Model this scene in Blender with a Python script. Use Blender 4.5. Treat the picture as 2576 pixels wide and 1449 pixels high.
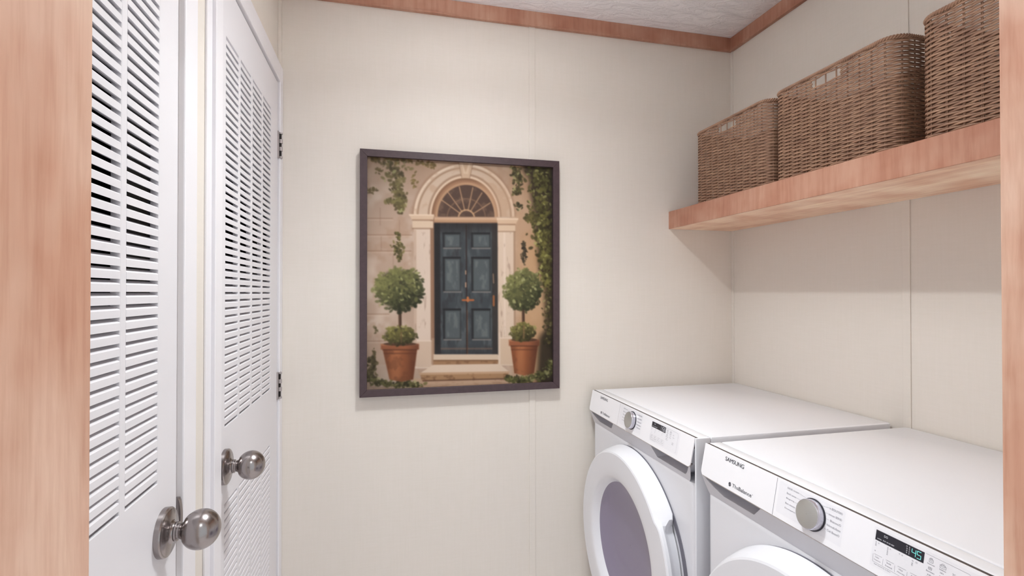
import bpy, bmesh, math, random
import numpy as np
from mathutils import Vector, Matrix

random.seed(7)
rng = np.random.default_rng(11)
scene = bpy.context.scene
for o in list(bpy.data.objects):
    bpy.data.objects.remove(o)
COL = scene.collection

# ------------------------------------------------------------------ camera
CAM_H = 1.368
YAW, PITCH, ROLL, FPX = math.radians(13.806), math.radians(0.4755), math.radians(-0.021), 1290.8
cam_data = bpy.data.cameras.new('camera')
cam_data.sensor_fit = 'HORIZONTAL'
cam_data.sensor_width = 36.0
cam_data.lens = 36.0 * FPX / 2576.0
cam_data.clip_start = 0.02
cam = bpy.data.objects.new('camera', cam_data)
COL.objects.link(cam)
_f = Vector((math.sin(YAW) * math.cos(PITCH), math.cos(YAW) * math.cos(PITCH), math.sin(PITCH)))
_r = Vector((math.cos(YAW), -math.sin(YAW), 0.0))
_u = _r.cross(_f)
_r2 = _r * math.cos(ROLL) + _u * math.sin(ROLL)
_u2 = _u * math.cos(ROLL) - _r * math.sin(ROLL)
cam.matrix_world = Matrix(((_r2.x, _u2.x, -_f.x, 0.0), (_r2.y, _u2.y, -_f.y, 0.0), (_r2.z, _u2.z, -_f.z, CAM_H), (0, 0, 0, 1)))
scene.camera = cam

# ------------------------------------------------------------------ world, lights, exposure
world = bpy.data.worlds.new('world')
scene.world = world
world.use_nodes = True
world.node_tree.nodes['Background'].inputs[0].default_value = (0.91, 0.97, 1.0, 1)
world.node_tree.nodes['Background'].inputs[1].default_value = 0.95
vs = scene.view_settings
vs.view_transform = 'Standard'
vs.look = 'None'
vs.exposure = 0.03
vs.gamma = 1.0
vs.use_curve_mapping = False

def area_light(name, loc, size, energy, color, spread=180):
    d = bpy.data.lights.new(name, 'AREA')
    d.shape = 'DISK'
    d.size = size
    d.energy = energy
    d.color = color
    d.spread = math.radians(spread)
    o = bpy.data.objects.new(name, d)
    o.location = loc
    COL.objects.link(o)
    return o

LAMP = (0.31, 1.13, 2.36)
HALL_LAMP = (0.285, -0.50, 2.36)
area_light('laundry_lamp_bulb', LAMP, 0.05, 7.5, (0.93, 0.975, 0.985), 150)
area_light('laundry_fill_glow', (LAMP[0], LAMP[1], LAMP[2] + 0.008), 0.40, 5.2, (0.93, 0.975, 0.985), 110)  # added wide fill disc, softens and brightens the whole room
_up = area_light('laundry_fill_up', (LAMP[0], LAMP[1], LAMP[2] + 0.022), 0.36, 9.0, (0.94, 0.975, 0.975))  # added upward fill, brightens the ceiling and upper walls
_up.rotation_euler = (math.pi, 0, 0)
scene.cycles.diffuse_bounces = 8
scene.cycles.max_bounces = 16
area_light('hall_lamp_light', HALL_LAMP, 0.07, 6.0, (0.92, 0.98, 1.0))

# ------------------------------------------------------------------ helpers
def s2l(c):
    return tuple(((x / 255.0) / 12.92 if x / 255.0 <= 0.04045 else ((x / 255.0 + 0.055) / 1.055) ** 2.4) for x in c)

def link(o):
    COL.objects.link(o)
    return o

def tag(o, label=None, cat=None, group=None, kind=None):
    if label: o['label'] = label
    if cat: o['category'] = cat
    if group: o['group'] = group
    if kind: o['kind'] = kind
    return o

def empty(name, loc):
    o = bpy.data.objects.new(name, None)
    o.location = loc
    o.empty_display_size = 0.05
    return link(o)

def wloc(o):
    v = Vector(o.location)
    p = o.parent
    while p is not None:
        v += Vector(p.location)
        p = p.parent
    return v

def mesh_obj(name, me, mat, parent=None, loc=None):
    """link a mesh whose vertices are in world coordinates"""
    if mat is not None and not me.materials:
        for m in (mat if isinstance(mat, (list, tuple)) else [mat]):
            me.materials.append(m)
    o = bpy.data.objects.new(name, me)
    link(o)
    if parent is not None:
        o.parent = parent
        base = wloc(parent)
        if loc is None:
            me.transform(Matrix.Translation(-base))
        else:
            me.transform(Matrix.Translation(-Vector(loc)))
            o.location = Vector(loc) - base
    elif loc is not None:
        me.transform(Matrix.Translation(-Vector(loc)))
        o.location = loc
    return o

def copy_of(o, parent, loc_world):
    c = o.copy()
    link(c)
    c.parent = parent
    c.location = Vector(loc_world) - (wloc(parent) if parent else Vector((0, 0, 0)))
    return c

def from_pd(name, verts, faces, smooth=False):
    me = bpy.data.meshes.new(name)
    me.from_pydata([tuple(v) for v in verts], [], faces)
    me.update()
    if smooth:
        me.polygons.foreach_set('use_smooth', [True] * len(me.polygons))
    return me

class MB:
    """collects simple solids into one mesh"""
    def __init__(self):
        self.v = []; self.f = []; self.m = []
    def add(self, verts, faces, mi=0):
        k = len(self.v)
        self.v += [tuple(p) for p in verts]
        self.f += [tuple(i + k for i in f) for f in faces]
        self.m += [mi] * len(faces)
        return self
    def box(self, x0, x1, y0, y1, z0, z1, mi=0, faces_mi=None):
        v = [(x0, y0, z0), (x1, y0, z0), (x1, y1, z0), (x0, y1, z0), (x0, y0, z1), (x1, y0, z1), (x1, y1, z1), (x0, y1, z1)]
        f = [(0, 3, 2, 1), (4, 5, 6, 7), (0, 1, 5, 4), (1, 2, 6, 5), (2, 3, 7, 6), (3, 0, 4, 7)]
        k = len(self.v)
        self.v += v
        self.f += [tuple(i + k for i in q) for q in f]
        self.m += (faces_mi if faces_mi else [mi] * 6)
        return self
    def mesh(self, name, bevel=0.0, segs=2, smooth=False):
        me = from_pd(name, self.v, self.f)
        me.polygons.foreach_set('material_index', self.m)
        if bevel > 0:
            bm = bmesh.new(); bm.from_mesh(me)
            bmesh.ops.bevel(bm, geom=list(bm.edges), offset=bevel, segments=segs, affect='EDGES', profile=0.5, clamp_overlap=True)
            bm.to_mesh(me); bm.free()
        if smooth:
            shade_auto(me)
        return me

def shade_auto(me, ang=0.6):
    me.polygons.foreach_set('use_smooth', [True] * len(me.polygons))
    bm = bmesh.new(); bm.from_mesh(me)
    for e in bm.edges:
        if len(e.link_faces) == 2:
            e.smooth = e.calc_face_angle(0.0) < ang
        else:
            e.smooth = False
    bm.to_mesh(me); bm.free()

def box_obj(name, b, mat, parent=None, bevel=0.0, segs=2, loc=None):
    return mesh_obj(name, MB().box(*b).mesh(name, bevel, segs, smooth=bevel > 0), mat, parent, loc)

def lathe(name, prof, axis_o, axis='X', n=48, cap0=False, cap1=False, ang=0.6):
    """prof: list of (along, radius)"""
    v = []; f = []
    for a, r in prof:
        for i in range(n):
            t = 2 * math.pi * i / n
            c, s = math.cos(t) * r, math.sin(t) * r
            if axis == 'X': p = (axis_o[0] + a, axis_o[1] + c, axis_o[2] + s)
            elif axis == 'Z': p = (axis_o[0] + c, axis_o[1] + s, axis_o[2] + a)
            else: p = (axis_o[0] + c, axis_o[1] + a, axis_o[2] + s)
            v.append(p)
    for k in range(len(prof) - 1):
        for i in range(n):
            j = (i + 1) % n
            f.append((k * n + i, k * n + j, (k + 1) * n + j, (k + 1) * n + i))
    if cap0: f.append(tuple(range(n)))
    if cap1: f.append(tuple((len(prof) - 1) * n + i for i in range(n)))
    me = from_pd(name, v, f)
    bm = bmesh.new(); bm.from_mesh(me)
    bmesh.ops.recalc_face_normals(bm, faces=list(bm.faces))
    bm.to_mesh(me); bm.free()
    shade_auto(me, ang)
    return me

# ------------------------------------------------------------------ materials
MATS = {}
def new_mat(name):
    m = bpy.data.materials.new(name)
    m.use_nodes = True
    MATS[name] = m
    return m, m.node_tree, m.node_tree.nodes['Principled BSDF']

def simple(name, rgb, rough=0.5, metal=0.0, spec=0.5, coat=0.0, emit=None, estr=0.0):
    m, nt, b = new_mat(name)
    b.inputs['Base Color'].default_value = (*s2l(rgb), 1)
    b.inputs['Roughness'].default_value = rough
    b.inputs['Metallic'].default_value = metal
    b.inputs['Specular IOR Level'].default_value = spec
    b.inputs['Coat Weight'].default_value = coat
    if emit:
        b.inputs['Emission Color'].default_value = (*s2l(emit), 1)
        b.inputs['Emission Strength'].default_value = estr
    return m

def N(nt, t, **kw):
    n = nt.nodes.new(t)
    for k, v in kw.items():
        setattr(n, k, v)
    return n

def coords(nt, scale, rot=(0, 0, 0)):
    tc = N(nt, 'ShaderNodeTexCoord')
    geo = N(nt, 'ShaderNodeNewGeometry')
    mp = N(nt, 'ShaderNodeMapping')
    mp.inputs['Scale'].default_value = scale
    mp.inputs['Rotation'].default_value = rot
    nt.links.new(geo.outputs['Position'], mp.inputs['Vector'])
    nt.nodes.remove(tc)
    return mp.outputs['Vector']

def ramp(nt, fac, stops):
    r = N(nt, 'ShaderNodeValToRGB')
    els = r.color_ramp.elements
    while len(els) < len(stops):
        els.new(0.5)
    for e, (p, c) in zip(els, stops):
        e.position = p
        e.color = (*s2l(c), 1)
    nt.links.new(fac, r.inputs['Fac'])
    return r.outputs['Color']

def noise(nt, vec, scale, detail=4, rough=0.55, dist=0.0):
    n = N(nt, 'ShaderNodeTexNoise')
    n.inputs['Scale'].default_value = scale
    n.inputs['Detail'].default_value = detail
    n.inputs['Roughness'].default_value = rough
    n.inputs['Distortion'].default_value = dist
    nt.links.new(vec, n.inputs['Vector'])
    return n.outputs['Fac']

def mix(nt, fac, a, b, mode='MIX'):
    m = N(nt, 'ShaderNodeMix', data_type='RGBA', blend_type=mode)
    if isinstance(fac, float): m.inputs[0].default_value = fac
    else: nt.links.new(fac, m.inputs[0])
    nt.links.new(a, m.inputs[6]); nt.links.new(b, m.inputs[7])
    return m.outputs[2]

def bump(nt, bsdf, h, strength=0.2, dist=0.002):
    b = N(nt, 'ShaderNodeBump')
    b.inputs['Strength'].default_value = strength
    b.inputs['Distance'].default_value = dist
    nt.links.new(h, b.inputs['Height'])
    nt.links.new(b.outputs['Normal'], bsdf.inputs['Normal'])

def wall_mat(name, lo, hi):
    m, nt, b = new_mat(name)
    v1 = coords(nt, (160, 160, 9))
    v2 = coords(nt, (14, 14, 200))
    f1 = noise(nt, v1, 1.0, 3)
    f2 = noise(nt, v2, 1.0, 3)
    a = N(nt, 'ShaderNodeMath', operation='ADD'); nt.links.new(f1, a.inputs[0]); nt.links.new(f2, a.inputs[1])
    h = N(nt, 'ShaderNodeMath', operation='MULTIPLY'); nt.links.new(a.outputs[0], h.inputs[0]); h.inputs[1].default_value = 0.5
    nt.links.new(ramp(nt, h.outputs[0], [(0.34, lo), (0.66, hi)]), b.inputs['Base Color'])
    b.inputs['Roughness'].default_value = 0.55
    b.inputs['Specular IOR Level'].default_value = 0.35
    bump(nt, b, h.outputs[0], 0.08, 0.0006)
    return m

def wood_mat(name, stretch, scale=1.0, tint=(1, 1, 1)):
    def tn(c): return tuple(min(255, c[k] * tint[k]) for k in range(3))
    m, nt, b = new_mat(name)
    s = [9.0, 9.0, 9.0]; s2 = [70.0, 70.0, 70.0]
    s[stretch] = 1.6; s2[stretch] = 5.0
    v1 = coords(nt, tuple(x * scale for x in s)); v2 = coords(nt, tuple(x * scale for x in s2))
    v3 = coords(nt, (5.0, 5.0, 5.0))
    big = noise(nt, v1, 1.0, 6, 0.62, 1.1)
    fine = noise(nt, v2, 1.0, 4, 0.6)
    blot = noise(nt, v3, 1.6, 3, 0.5)
    c1 = ramp(nt, big, [(0.30, tn((208, 163, 140))), (0.48, tn((219, 177, 154))), (0.62, tn((226, 187, 164))), (0.78, tn((232, 197, 174)))])
    c2 = ramp(nt, fine, [(0.28, (222, 200, 188)), (0.55, (255, 255, 255))])
    c3 = ramp(nt, blot, [(0.35, (232, 208, 198)), (0.60, (255, 255, 255))])
    c = mix(nt, 0.55, c1, c2, 'MULTIPLY')
    c = mix(nt, 0.85, c, c3, 'MULTIPLY')
    nt.links.new(c, b.inputs['Base Color'])
    b.inputs['Roughness'].default_value = 0.42
    b.inputs['Specular IOR Level'].default_value = 0.4
    bump(nt, b, fine, 0.08, 0.0006)
    return m

def ceiling_mat():
    m, nt, b = new_mat('ceiling_texture')
    v = coords(nt, (9, 20, 12))
    f = noise(nt, v, 1.3, 6, 0.62, 1.2)
    r = N(nt, 'ShaderNodeMapRange')
    r.inputs['From Min'].default_value = 0.42; r.inputs['From Max'].default_value = 0.62
    nt.links.new(f, r.inputs['Value'])
    b.inputs['Base Color'].default_value = (*s2l((249, 246, 247)), 1)
    b.inputs['Roughness'].default_value = 0.9
    bump(nt, b, r.outputs['Result'], 0.75, 0.005)
    return m

def wicker_mat():
    m, nt, b = new_mat('wicker')
    v = coords(nt, (18, 18, 60))
    f = noise(nt, v, 1.0, 4, 0.6)
    nt.links.new(ramp(nt, f, [(0.30, (134, 102, 84)), (0.55, (158, 124, 102)), (0.75, (174, 140, 115))]), b.inputs['Base Color'])
    b.inputs['Roughness'].default_value = 0.5
    b.inputs['Specular IOR Level'].default_value = 0.3
    return m

def frame_mat():
    m, nt, b = new_mat('picture_frame_wood')
    v = coords(nt, (60, 60, 60))
    f = noise(nt, v, 1.0, 3)
    nt.links.new(ramp(nt, f, [(0.3, (64, 48, 52)), (0.7, (73, 56, 60))]), b.inputs['Base Color'])
    b.inputs['Roughness'].default_value = 0.45
    return m

def brushed_mat():
    m, nt, b = new_mat('brushed_nickel')
    v = coords(nt, (40, 200, 200))
    f = noise(nt, v, 2.0, 3)
    r = N(nt, 'ShaderNodeMapRange')
    r.inputs['To Min'].default_value = 0.17; r.inputs['To Max'].default_value = 0.27
    nt.links.new(f, r.inputs['Value'])
    nt.links.new(r.outputs['Result'], b.inputs['Roughness'])
    b.inputs['Base Color'].default_value = (*s2l((158, 151, 150)), 1)
    b.inputs['Metallic'].default_value = 1.0
    return m

def glass_mat():
    m, nt, b = new_mat('tinted_door_glass')
    nt.nodes.remove(b)
    out = nt.nodes['Material Output']
    tr = N(nt, 'ShaderNodeBsdfTransparent'); tr.inputs['Color'].default_value = (0.78, 0.73, 0.88, 1)
    gl = N(nt, 'ShaderNodeBsdfGlossy'); gl.inputs['Roughness'].default_value = 0.04
    df = N(nt, 'ShaderNodeBsdfDiffuse'); df.inputs['Color'].default_value = (*s2l((180, 170, 200)), 1)
    fr = N(nt, 'ShaderNodeFresnel'); fr.inputs['IOR'].default_value = 1.85
    m1 = N(nt, 'ShaderNodeMixShader'); m1.inputs[0].default_value = 0.55
    m2 = N(nt, 'ShaderNodeMixShader')
    nt.links.new(tr.outputs[0], m1.inputs[1]); nt.links.new(df.outputs[0], m1.inputs[2])
    nt.links.new(fr.outputs[0], m2.inputs[0]); nt.links.new(m1.outputs[0], m2.inputs[1]); nt.links.new(gl.outputs[0], m2.inputs[2])
    nt.links.new(m2.outputs[0], out.inputs['Surface'])
    return m

wall_mat('wall_vinyl', (220, 213, 204), (223, 216, 208))
wood_mat('wood_upright', 2, 1.0, (.84, .79, .77))  # red-brown wood, darkened to offset direct lamp light on the shelf front
wood_mat('wood_lengthwise', 1, 1.0, (1.12, 1.21, 1.21))  # lighter laminate, tinted lighter still to offset dim light under the shelf
wood_mat('wood_sideways', 0)
wood_mat('wood_jamb', 2, 1.5, (1.01, 1.04, 1.05))
ceiling_mat(); wicker_mat(); frame_mat(); brushed_mat(); glass_mat()
simple('door_white', (223, 221, 225), 0.45)
simple('casing_white', (230, 228, 232), 0.38)
simple('appliance_white', (225, 225, 230), 0.25, coat=0.15)
simple('panel_white', (242, 241, 245), 0.16, coat=0.2)
simple('ring_grey', (222, 219, 219), 0.3)
simple('appliance_gap', (72, 63, 61), 0.6)
simple('grip_grey', (206, 205, 211), 0.4)
simple('print_film', (236, 235, 240), 0.2)
simple('dial_face', (182, 180, 176), 0.34, metal=0.55)
simple('dial_side', (200, 198, 208), 0.25, metal=0.7)
simple('chrome', (215, 208, 205), 0.12, metal=1.0)
simple('print_dark', (70, 70, 78), 0.5)
simple('print_grey', (134, 133, 142), 0.5)
simple('display_black', (38, 37, 46), 0.25)
simple('display_white', (205, 205, 212), 0.4, emit=(200, 200, 205), estr=0.25)
simple('display_teal', (120, 210, 205), 0.4, emit=(110, 215, 205), estr=0.6)
simple('drum_steel', (214, 212, 224), 0.3, metal=0.3)
simple('gasket_gap_grey', (110, 108, 118), 0.6)
simple('hinge_steel', (176, 168, 168), 0.4, metal=0.4)
simple('hinge_gap_dark', (26, 18, 18), 0.8)
simple('closet_shade', (24, 20, 21), 0.9)  # near-black colour stands in for the shade inside the closets
simple('floor_vinyl', (238, 232, 230), 0.5)
simple('lamp_metal', (225, 222, 220), 0.4)
simple('lamp_lens', (255, 250, 240), 0.5, emit=(255, 244, 225), estr=6.0)

# ------------------------------------------------------------------ room dimensions
XL, XR = -0.360, 1.444          # left and right wall faces
YB, YF = 1.915, 0.440           # picture wall face, inner face of the wall with the opening
ZC = 2.457                      # ceiling
JL, JR = -0.2102, 0.6886        # jamb faces of the cased opening
YH = 0.320                      # hall face of that wall
ZO = 2.05                       # head of the opening

def structure(name, me, mat, label=None):
    o = mesh_obj(name, me, mat)
    o['kind'] = 'structure'
    if label: o['label'] = label
    return o

HX0, HX1, HY0 = -1.30, 2.10, -1.25      # hall extents
structure('floor', MB().box(HX0 - .1, HX1 + .1, HY0 - .1, YB + .1, -0.05, 0.0).mesh('floor'), MATS['floor_vinyl'], 'pale vinyl floor of laundry room and hall')
structure('ceiling', MB().box(HX0 - .1, HX1 + .1, HY0 - .1, YB + .1, ZC, ZC + .05).mesh('ceiling'), MATS['ceiling_texture'], 'white ceiling with a rough trowelled texture')
structure('wall_back', MB().box(XL - .75, XR + .1, YB, YB + .1, 0, ZC).mesh('wall_back'), MATS['wall_vinyl'], 'cream vinyl panelled wall behind the framed picture')
structure('wall_right', MB().box(XR, XR + .1, YF, YB, 0, ZC).mesh('wall_right'), MATS['wall_vinyl'], 'cream vinyl panelled wall behind shelf and washers')
fw = MB().box(HX0, JL - .012, YH, YF, 0, ZC).box(JR + .012, HX1, YH, YF, 0, ZC).box(JL - .012, JR + .012, YH, YF, ZO + .012, ZC)
structure('wall_front', fw.mesh('wall_front'), MATS['wall_vinyl'], 'wall around the wood-cased opening')

# left wall with two door openings
D1A, D1B = 0.514, 1.0126
D2A, D2B = 1.2430, 1.8640
DTOP = 2.076
GAP = 0.004
lw = MB()
lw.box(XL - .09, XL, YF, D1A - GAP, 0, ZC)
lw.box(XL - .09, XL, D1B + GAP, D2A - GAP, 0, ZC)
lw.box(XL - .09, XL, D2B + GAP, YB, 0, ZC)
lw.box(XL - .09, XL, D1A - GAP, D1B + GAP, DTOP + GAP, ZC)
lw.box(XL - .09, XL, D2A - GAP, D2B + GAP, DTOP + GAP, ZC)
structure('wall_left', lw.mesh('wall_left'), MATS['wall_vinyl'], 'cream wall holding the two louvered closet doors')
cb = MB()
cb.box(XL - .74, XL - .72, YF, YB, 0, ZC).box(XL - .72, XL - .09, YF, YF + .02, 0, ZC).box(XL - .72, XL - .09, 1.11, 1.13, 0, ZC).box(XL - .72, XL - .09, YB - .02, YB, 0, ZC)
structure('wall_closet', cb.mesh('wall_closet'), MATS['closet_shade'], 'inside of the closets behind the louvers, shade put in as near-black')

# wood lining of the opening
TRIM = [0]
def trim(me, mat, label):
    TRIM[0] += 1
    return structure('trim_%d' % TRIM[0], me, mat, label)
trim(MB().box(JL - .012, JL, YH - .012, YF, 0, ZO).mesh('jamb', .0012), MATS['wood_jamb'], 'honey wood jamb beside the louvered doors')
trim(MB().box(JR, JR + .012, YH - .012, YF, 0, ZO).mesh('jamb', .0012), MATS['wood_jamb'], 'honey wood jamb beside the washer')
trim(MB().box(JL - .012, JR + .012, YH - .012, YF, ZO, ZO + .012).mesh('head', .0012), MATS['wood_sideways'], 'honey wood head of the opening')
trim(MB().box(JL - .07, JL - .012, YH - .012, YH, 0, ZO + .07).mesh('casing', .002), MATS['wood_upright'], 'hall side wood casing left of the opening')
trim(MB().box(JR + .012, JR + .07, YH - .012, YH, 0, ZO + .07).mesh('casing', .002), MATS['wood_upright'], 'hall side wood casing right of the opening')
trim(MB().box(JL - .012, JR + .012, YH - .012, YH, ZO + .012, ZO + .07).mesh('casing', .002), MATS['wood_sideways'], 'hall side wood casing over the opening')

# ceiling trim: a flat band with a thin bead along its lower edge
def crown(x0, x1, y0, y1, side, label):
    z0 = 2.399
    mb = MB().box(x0, x1, y0, y1, z0 + .006, ZC)
    e = .003
    if side == 'back': mb.box(x0, x1, y0 - e, y1, z0, z0 + .007)
    elif side == 'right': mb.box(x0 - e, x1, y0, y1, z0, z0 + .007)
    else: mb.box(x0, x1 + e, y0, y1, z0, z0 + .007)
    trim(mb.mesh('crown', .0006, 1), MATS['wood_upright'], label)
crown(XL, XR - .012, YB - .012, YB, 'back', 'red-brown wood trim under the ceiling on the picture wall')
crown(XR - .012, XR, YF, YB, 'right', 'red-brown wood trim under the ceiling above the baskets')
crown(XL, XL + .012, YF, YB - .012, 'left', 'red-brown wood trim under the ceiling above the doors')

# cover battens over the wall panel seams
def batten(x0, x1, y0, y1, label):
    trim(MB().box(x0, x1, y0, y1, 0, 2.401).mesh('batten', .0012), MATS['wall_vinyl'], label)
batten(.5385, .5630, YB - .0035, YB, 'cream seam batten running behind the framed picture')
batten(XR - .0035, XR, 1.1415, 1.165, 'cream seam batten on the wall behind the washers')
batten(XR - .004, XR, YB - .014, YB, 'cream corner batten beside the shelf end')
batten(XL, XL + .0085, YB - .026, YB - .0005, 'cream corner batten above the door casing')

# ------------------------------------------------------------------ doors and casings
CF = XL + .0125                         # casing face
def casing(y0, y1, label):
    return trim(MB().box(XL, CF, y0, y1, 0, DTOP + .066).mesh('casing', .0025), MATS['casing_white'], label)
c1 = casing(D1B + .012, D1B + .074, 'white casing right of the nearer louvered door')
trim(MB().box(XL, CF, D2A - .048, D2A - .002, 0, DTOP + .066).box(XL, XL + .005, D2A - .080, D2A - .048, 0, DTOP + .066).mesh('casing', .0015), MATS['casing_white'], 'white stepped casing left of the far louvered door')
casing(D2B + .006, YB - .001, 'white casing in the corner beside the far door hinges')
casing(D1A - .060, D1A - .006, 'white casing of the nearer louvered door, beside the wood jamb')
trim(MB().box(XL, CF, D1A - .006, D1B + .012, DTOP + .006, DTOP + .066).mesh('casing', .0025), MATS['casing_white'], 'white head casing over the nearer louvered door')
trim(MB().box(XL, CF, D2A - .002, D2B + .006, DTOP + .006, DTOP + .066).mesh('casing', .0025), MATS['casing_white'], 'white head casing over the far louvered door')

COLW, COLG = .105, .0165
PITCHZ = .0177
SL_F = .0113                             # height of its face
Z_UP0, N_UP = 1.0615, 51                 # bottom of upper louver field
Z_UP1 = Z_UP0 + N_UP * PITCHZ - SL_F
Z_LO1, N_LO = .8865, 44
Z_LO0 = Z_LO1 - (N_LO * PITCHZ - SL_F)
DFACE = -.3548
DTH = .013
DFULL = .035
SL_T = .013                              # depth of a louver
SL_RISE = .0050

def slat_mesh(y0, y1, zc):
    """parallelogram louver with a small chamfer on its upper front edge; zc = bottom of its face"""
    x = DFACE
    prof = [(x, zc), (x, zc + SL_F - .0012), (x - .0014, zc + SL_F + .0004), (x - SL_T, zc + SL_F + SL_RISE), (x - SL_T, zc + SL_RISE)]
    v = [(a, y0, b) for a, b in prof] + [(a, y1, b) for a, b in prof]
    n = len(prof)
    f = [(i, (i + 1) % n, n + (i + 1) % n, n + i) for i in range(n)] + [tuple(range(n))[::-1], tuple(range(n, 2 * n))]
    return v, f

def make_door(n, ya, yb, cols, knob_y, hinge_y, label, visible_cols, lower_rows):
    root = empty('door_%d' % n, (DFACE, (ya + yb) / 2, 0))
    tag(root, label, None, None, 'structure')
    # slab: stiles, mullions, rails
    mb = MB()
    x0, x1 = DFACE - DTH, DFACE
    z0, z1 = .012, DTOP
    cols = sorted(cols)
    rails = [(z0, Z_LO0), (Z_LO1, Z_UP0), (Z_UP1, z1)]
    ys = [ya] + [c for col in cols for c in col] + [yb]
    zs = [z0, Z_LO0, Z_LO1, Z_UP0, Z_UP1, z1]
    # one continuous face mesh with through-holes
    V = {}
    verts = []; faces = []
    def vid(x, y, z):
        k = (round(x, 5), round(y, 5), round(z, 5))
        if k not in V:
            V[k] = len(verts); verts.append((x, y, z))
        return V[k]
    def solid(i, j):
        if i < 0 or j < 0 or i >= len(ys) - 1 or j >= len(zs) - 1: return False
        return not (i % 2 == 1 and j in (1, 3))
    for i in range(len(ys) - 1):
        for j in range(len(zs) - 1):
            if not solid(i, j): continue
            a, b, c, d = ys[i], ys[i + 1], zs[j], zs[j + 1]
            faces.append((vid(x1, a, c), vid(x1, b, c), vid(x1, b, d), vid(x1, a, d)))
            faces.append((vid(x0, a, c), vid(x0, a, d), vid(x0, b, d), vid(x0, b, c)))
            if not solid(i - 1, j): faces.append((vid(x0, a, c), vid(x1, a, c), vid(x1, a, d), vid(x0, a, d)))
            if not solid(i + 1, j): faces.append((vid(x0, b, c), vid(x0, b, d), vid(x1, b, d), vid(x1, b, c)))
            if not solid(i, j - 1): faces.append((vid(x0, a, c), vid(x0, b, c), vid(x1, b, c), vid(x1, a, c)))
            if not solid(i, j + 1): faces.append((vid(x0, a, d), vid(x1, a, d), vid(x1, b, d), vid(x0, b, d)))
    me = from_pd('door_panel', verts, faces)
    bm = bmesh.new(); bm.from_mesh(me)
    bmesh.ops.recalc_face_normals(bm, faces=list(bm.faces))
    ed = [e for e in bm.edges if len(e.link_faces) == 2 and e.calc_face_angle(0) > 1.0]
    bmesh.ops.bevel(bm, geom=ed, offset=.0009, segments=1, affect='EDGES')
    bm.to_mesh(me); bm.free()
    mesh_obj('door_panel', me, MATS['door_white'], root)
    eb = MB()
    for (a, b, c, d) in ((ya, ya + .03, .012, DTOP), (yb - .03, yb, .012, DTOP), (ya + .03, yb - .03, .012, .05), (ya + .03, yb - .03, DTOP - .04, DTOP)):
        eb.box(DFACE - DFULL, DFACE - DTH, a, b, c, d)
    mesh_obj('door_edge', eb.mesh('door_edge'), MATS['door_white'], root)
    # louvers
    proto = {}
    rest = MB()
    for ci, (a, b) in enumerate(cols):
        for part, (zb, nn) in enumerate(((Z_UP0, N_UP), (Z_LO0, N_LO))):
            for k in range(nn - 1):
                zc = zb + k * PITCHZ + (PITCHZ - SL_F)
                seen = ci in visible_cols and (part == 0 or k >= nn - 1 - lower_rows)
                if not seen:
                    rest.add(*slat_mesh(a, b, zc))
                    continue
                c = Vector((DFACE, (a + b) / 2, zc))
                if 's' not in proto:
                    me = from_pd('slat', *slat_mesh(a, b, zc))
                    proto['s'] = mesh_obj('slat', me, MATS['door_white'], root, loc=c)
                else:
                    copy_of(proto['s'], root, c)
    if rest.v:
        o = mesh_obj('slat_rows', rest.mesh('slat_rows'), MATS['door_white'], root)
        o['kind'] = 'stuff'
    # knob
    kz = .9735
    kr = empty('door_knob', (DFACE, knob_y, kz)); kr.parent = root
    kr.location = Vector((DFACE, knob_y, kz)) - Vector(root.location)
    o3 = (DFACE, knob_y, kz)
    nk = MATS['brushed_nickel']
    mesh_obj('rosette', lathe('rosette', [(0, .0395), (.0075, .0395), (.0095, .0380), (.0100, .0365), (.0104, .0355), (.0112, .0345), (.0135, .0200), (.0150, .0172), (.0185, .0152), (.0185, .001)], o3), nk, kr)
    mesh_obj('neck', lathe('neck', [(.0185, .0135), (.0195, .0150), (.0225, .0150), (.0230, .0125), (.0260, .0122), (.0300, .0140), (.0330, .0175)], o3), nk, kr)
    bc, br = .0560, .0320
    ball = [(.0330, .0010), (.0330, .0175)]
    for t in range(1, 25):
        th = math.pi * (1 - (t / 24.0) * .80) - .001
        th = math.pi * (.80 - .80 * t / 24.0)
        ball.append((bc + br * math.cos(th) * .93, max(br * math.sin(th), .0004)))
    mesh_obj('knob_ball', lathe('knob_ball', ball[1:], o3, n=64, ang=1.2), nk, kr)
    # hinges
    if hinge_y is not None:
        for hz0, hz1 in ((1.8225, 1.9095), (1.0100, 1.0985), (.20, .287)):
            h = empty('hinge', (0, 0, 0)); h.parent = root
            h.location = Vector((DFACE, hinge_y, (hz0 + hz1) / 2)) - Vector(root.location)
            L = hz1 - hz0
            box_obj('hinge_leaf', (DFACE - .004, DFACE + .0045, hinge_y - .012, hinge_y - .001, hz0 - .0015, hz1 + .002), MATS['hinge_steel'], h, .0006, 1)
            box_obj('hinge_leaf', (DFACE - .004, CF + .0025, hinge_y + .0115, hinge_y + .019, hz0, hz1), MATS['hinge_steel'], h, .0006, 1)
            box_obj('hinge_gap_shade', (DFACE - .002, CF + .0015, hinge_y + .0005, hinge_y + .0105, hz0 + .001, hz1 - .001), MATS['hinge_gap_dark'], h)  # dark box stands in for shade in the gaps between knuckles
            for q in range(4):
                w = [.006, .013, .013, .005][q]
                zz = hz0 + [0, .0243, .0505, .0815][q] * L / .087
                me = lathe('knuckle', [(0, .001), (0, .0062), (w * L / .087, .0062), (w * L / .087, .001)], (CF + .0005, hinge_y + .005, zz), axis='Z', n=16)
                mesh_obj('knuckle', me, MATS['hinge_steel'], h)
    return root

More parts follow.
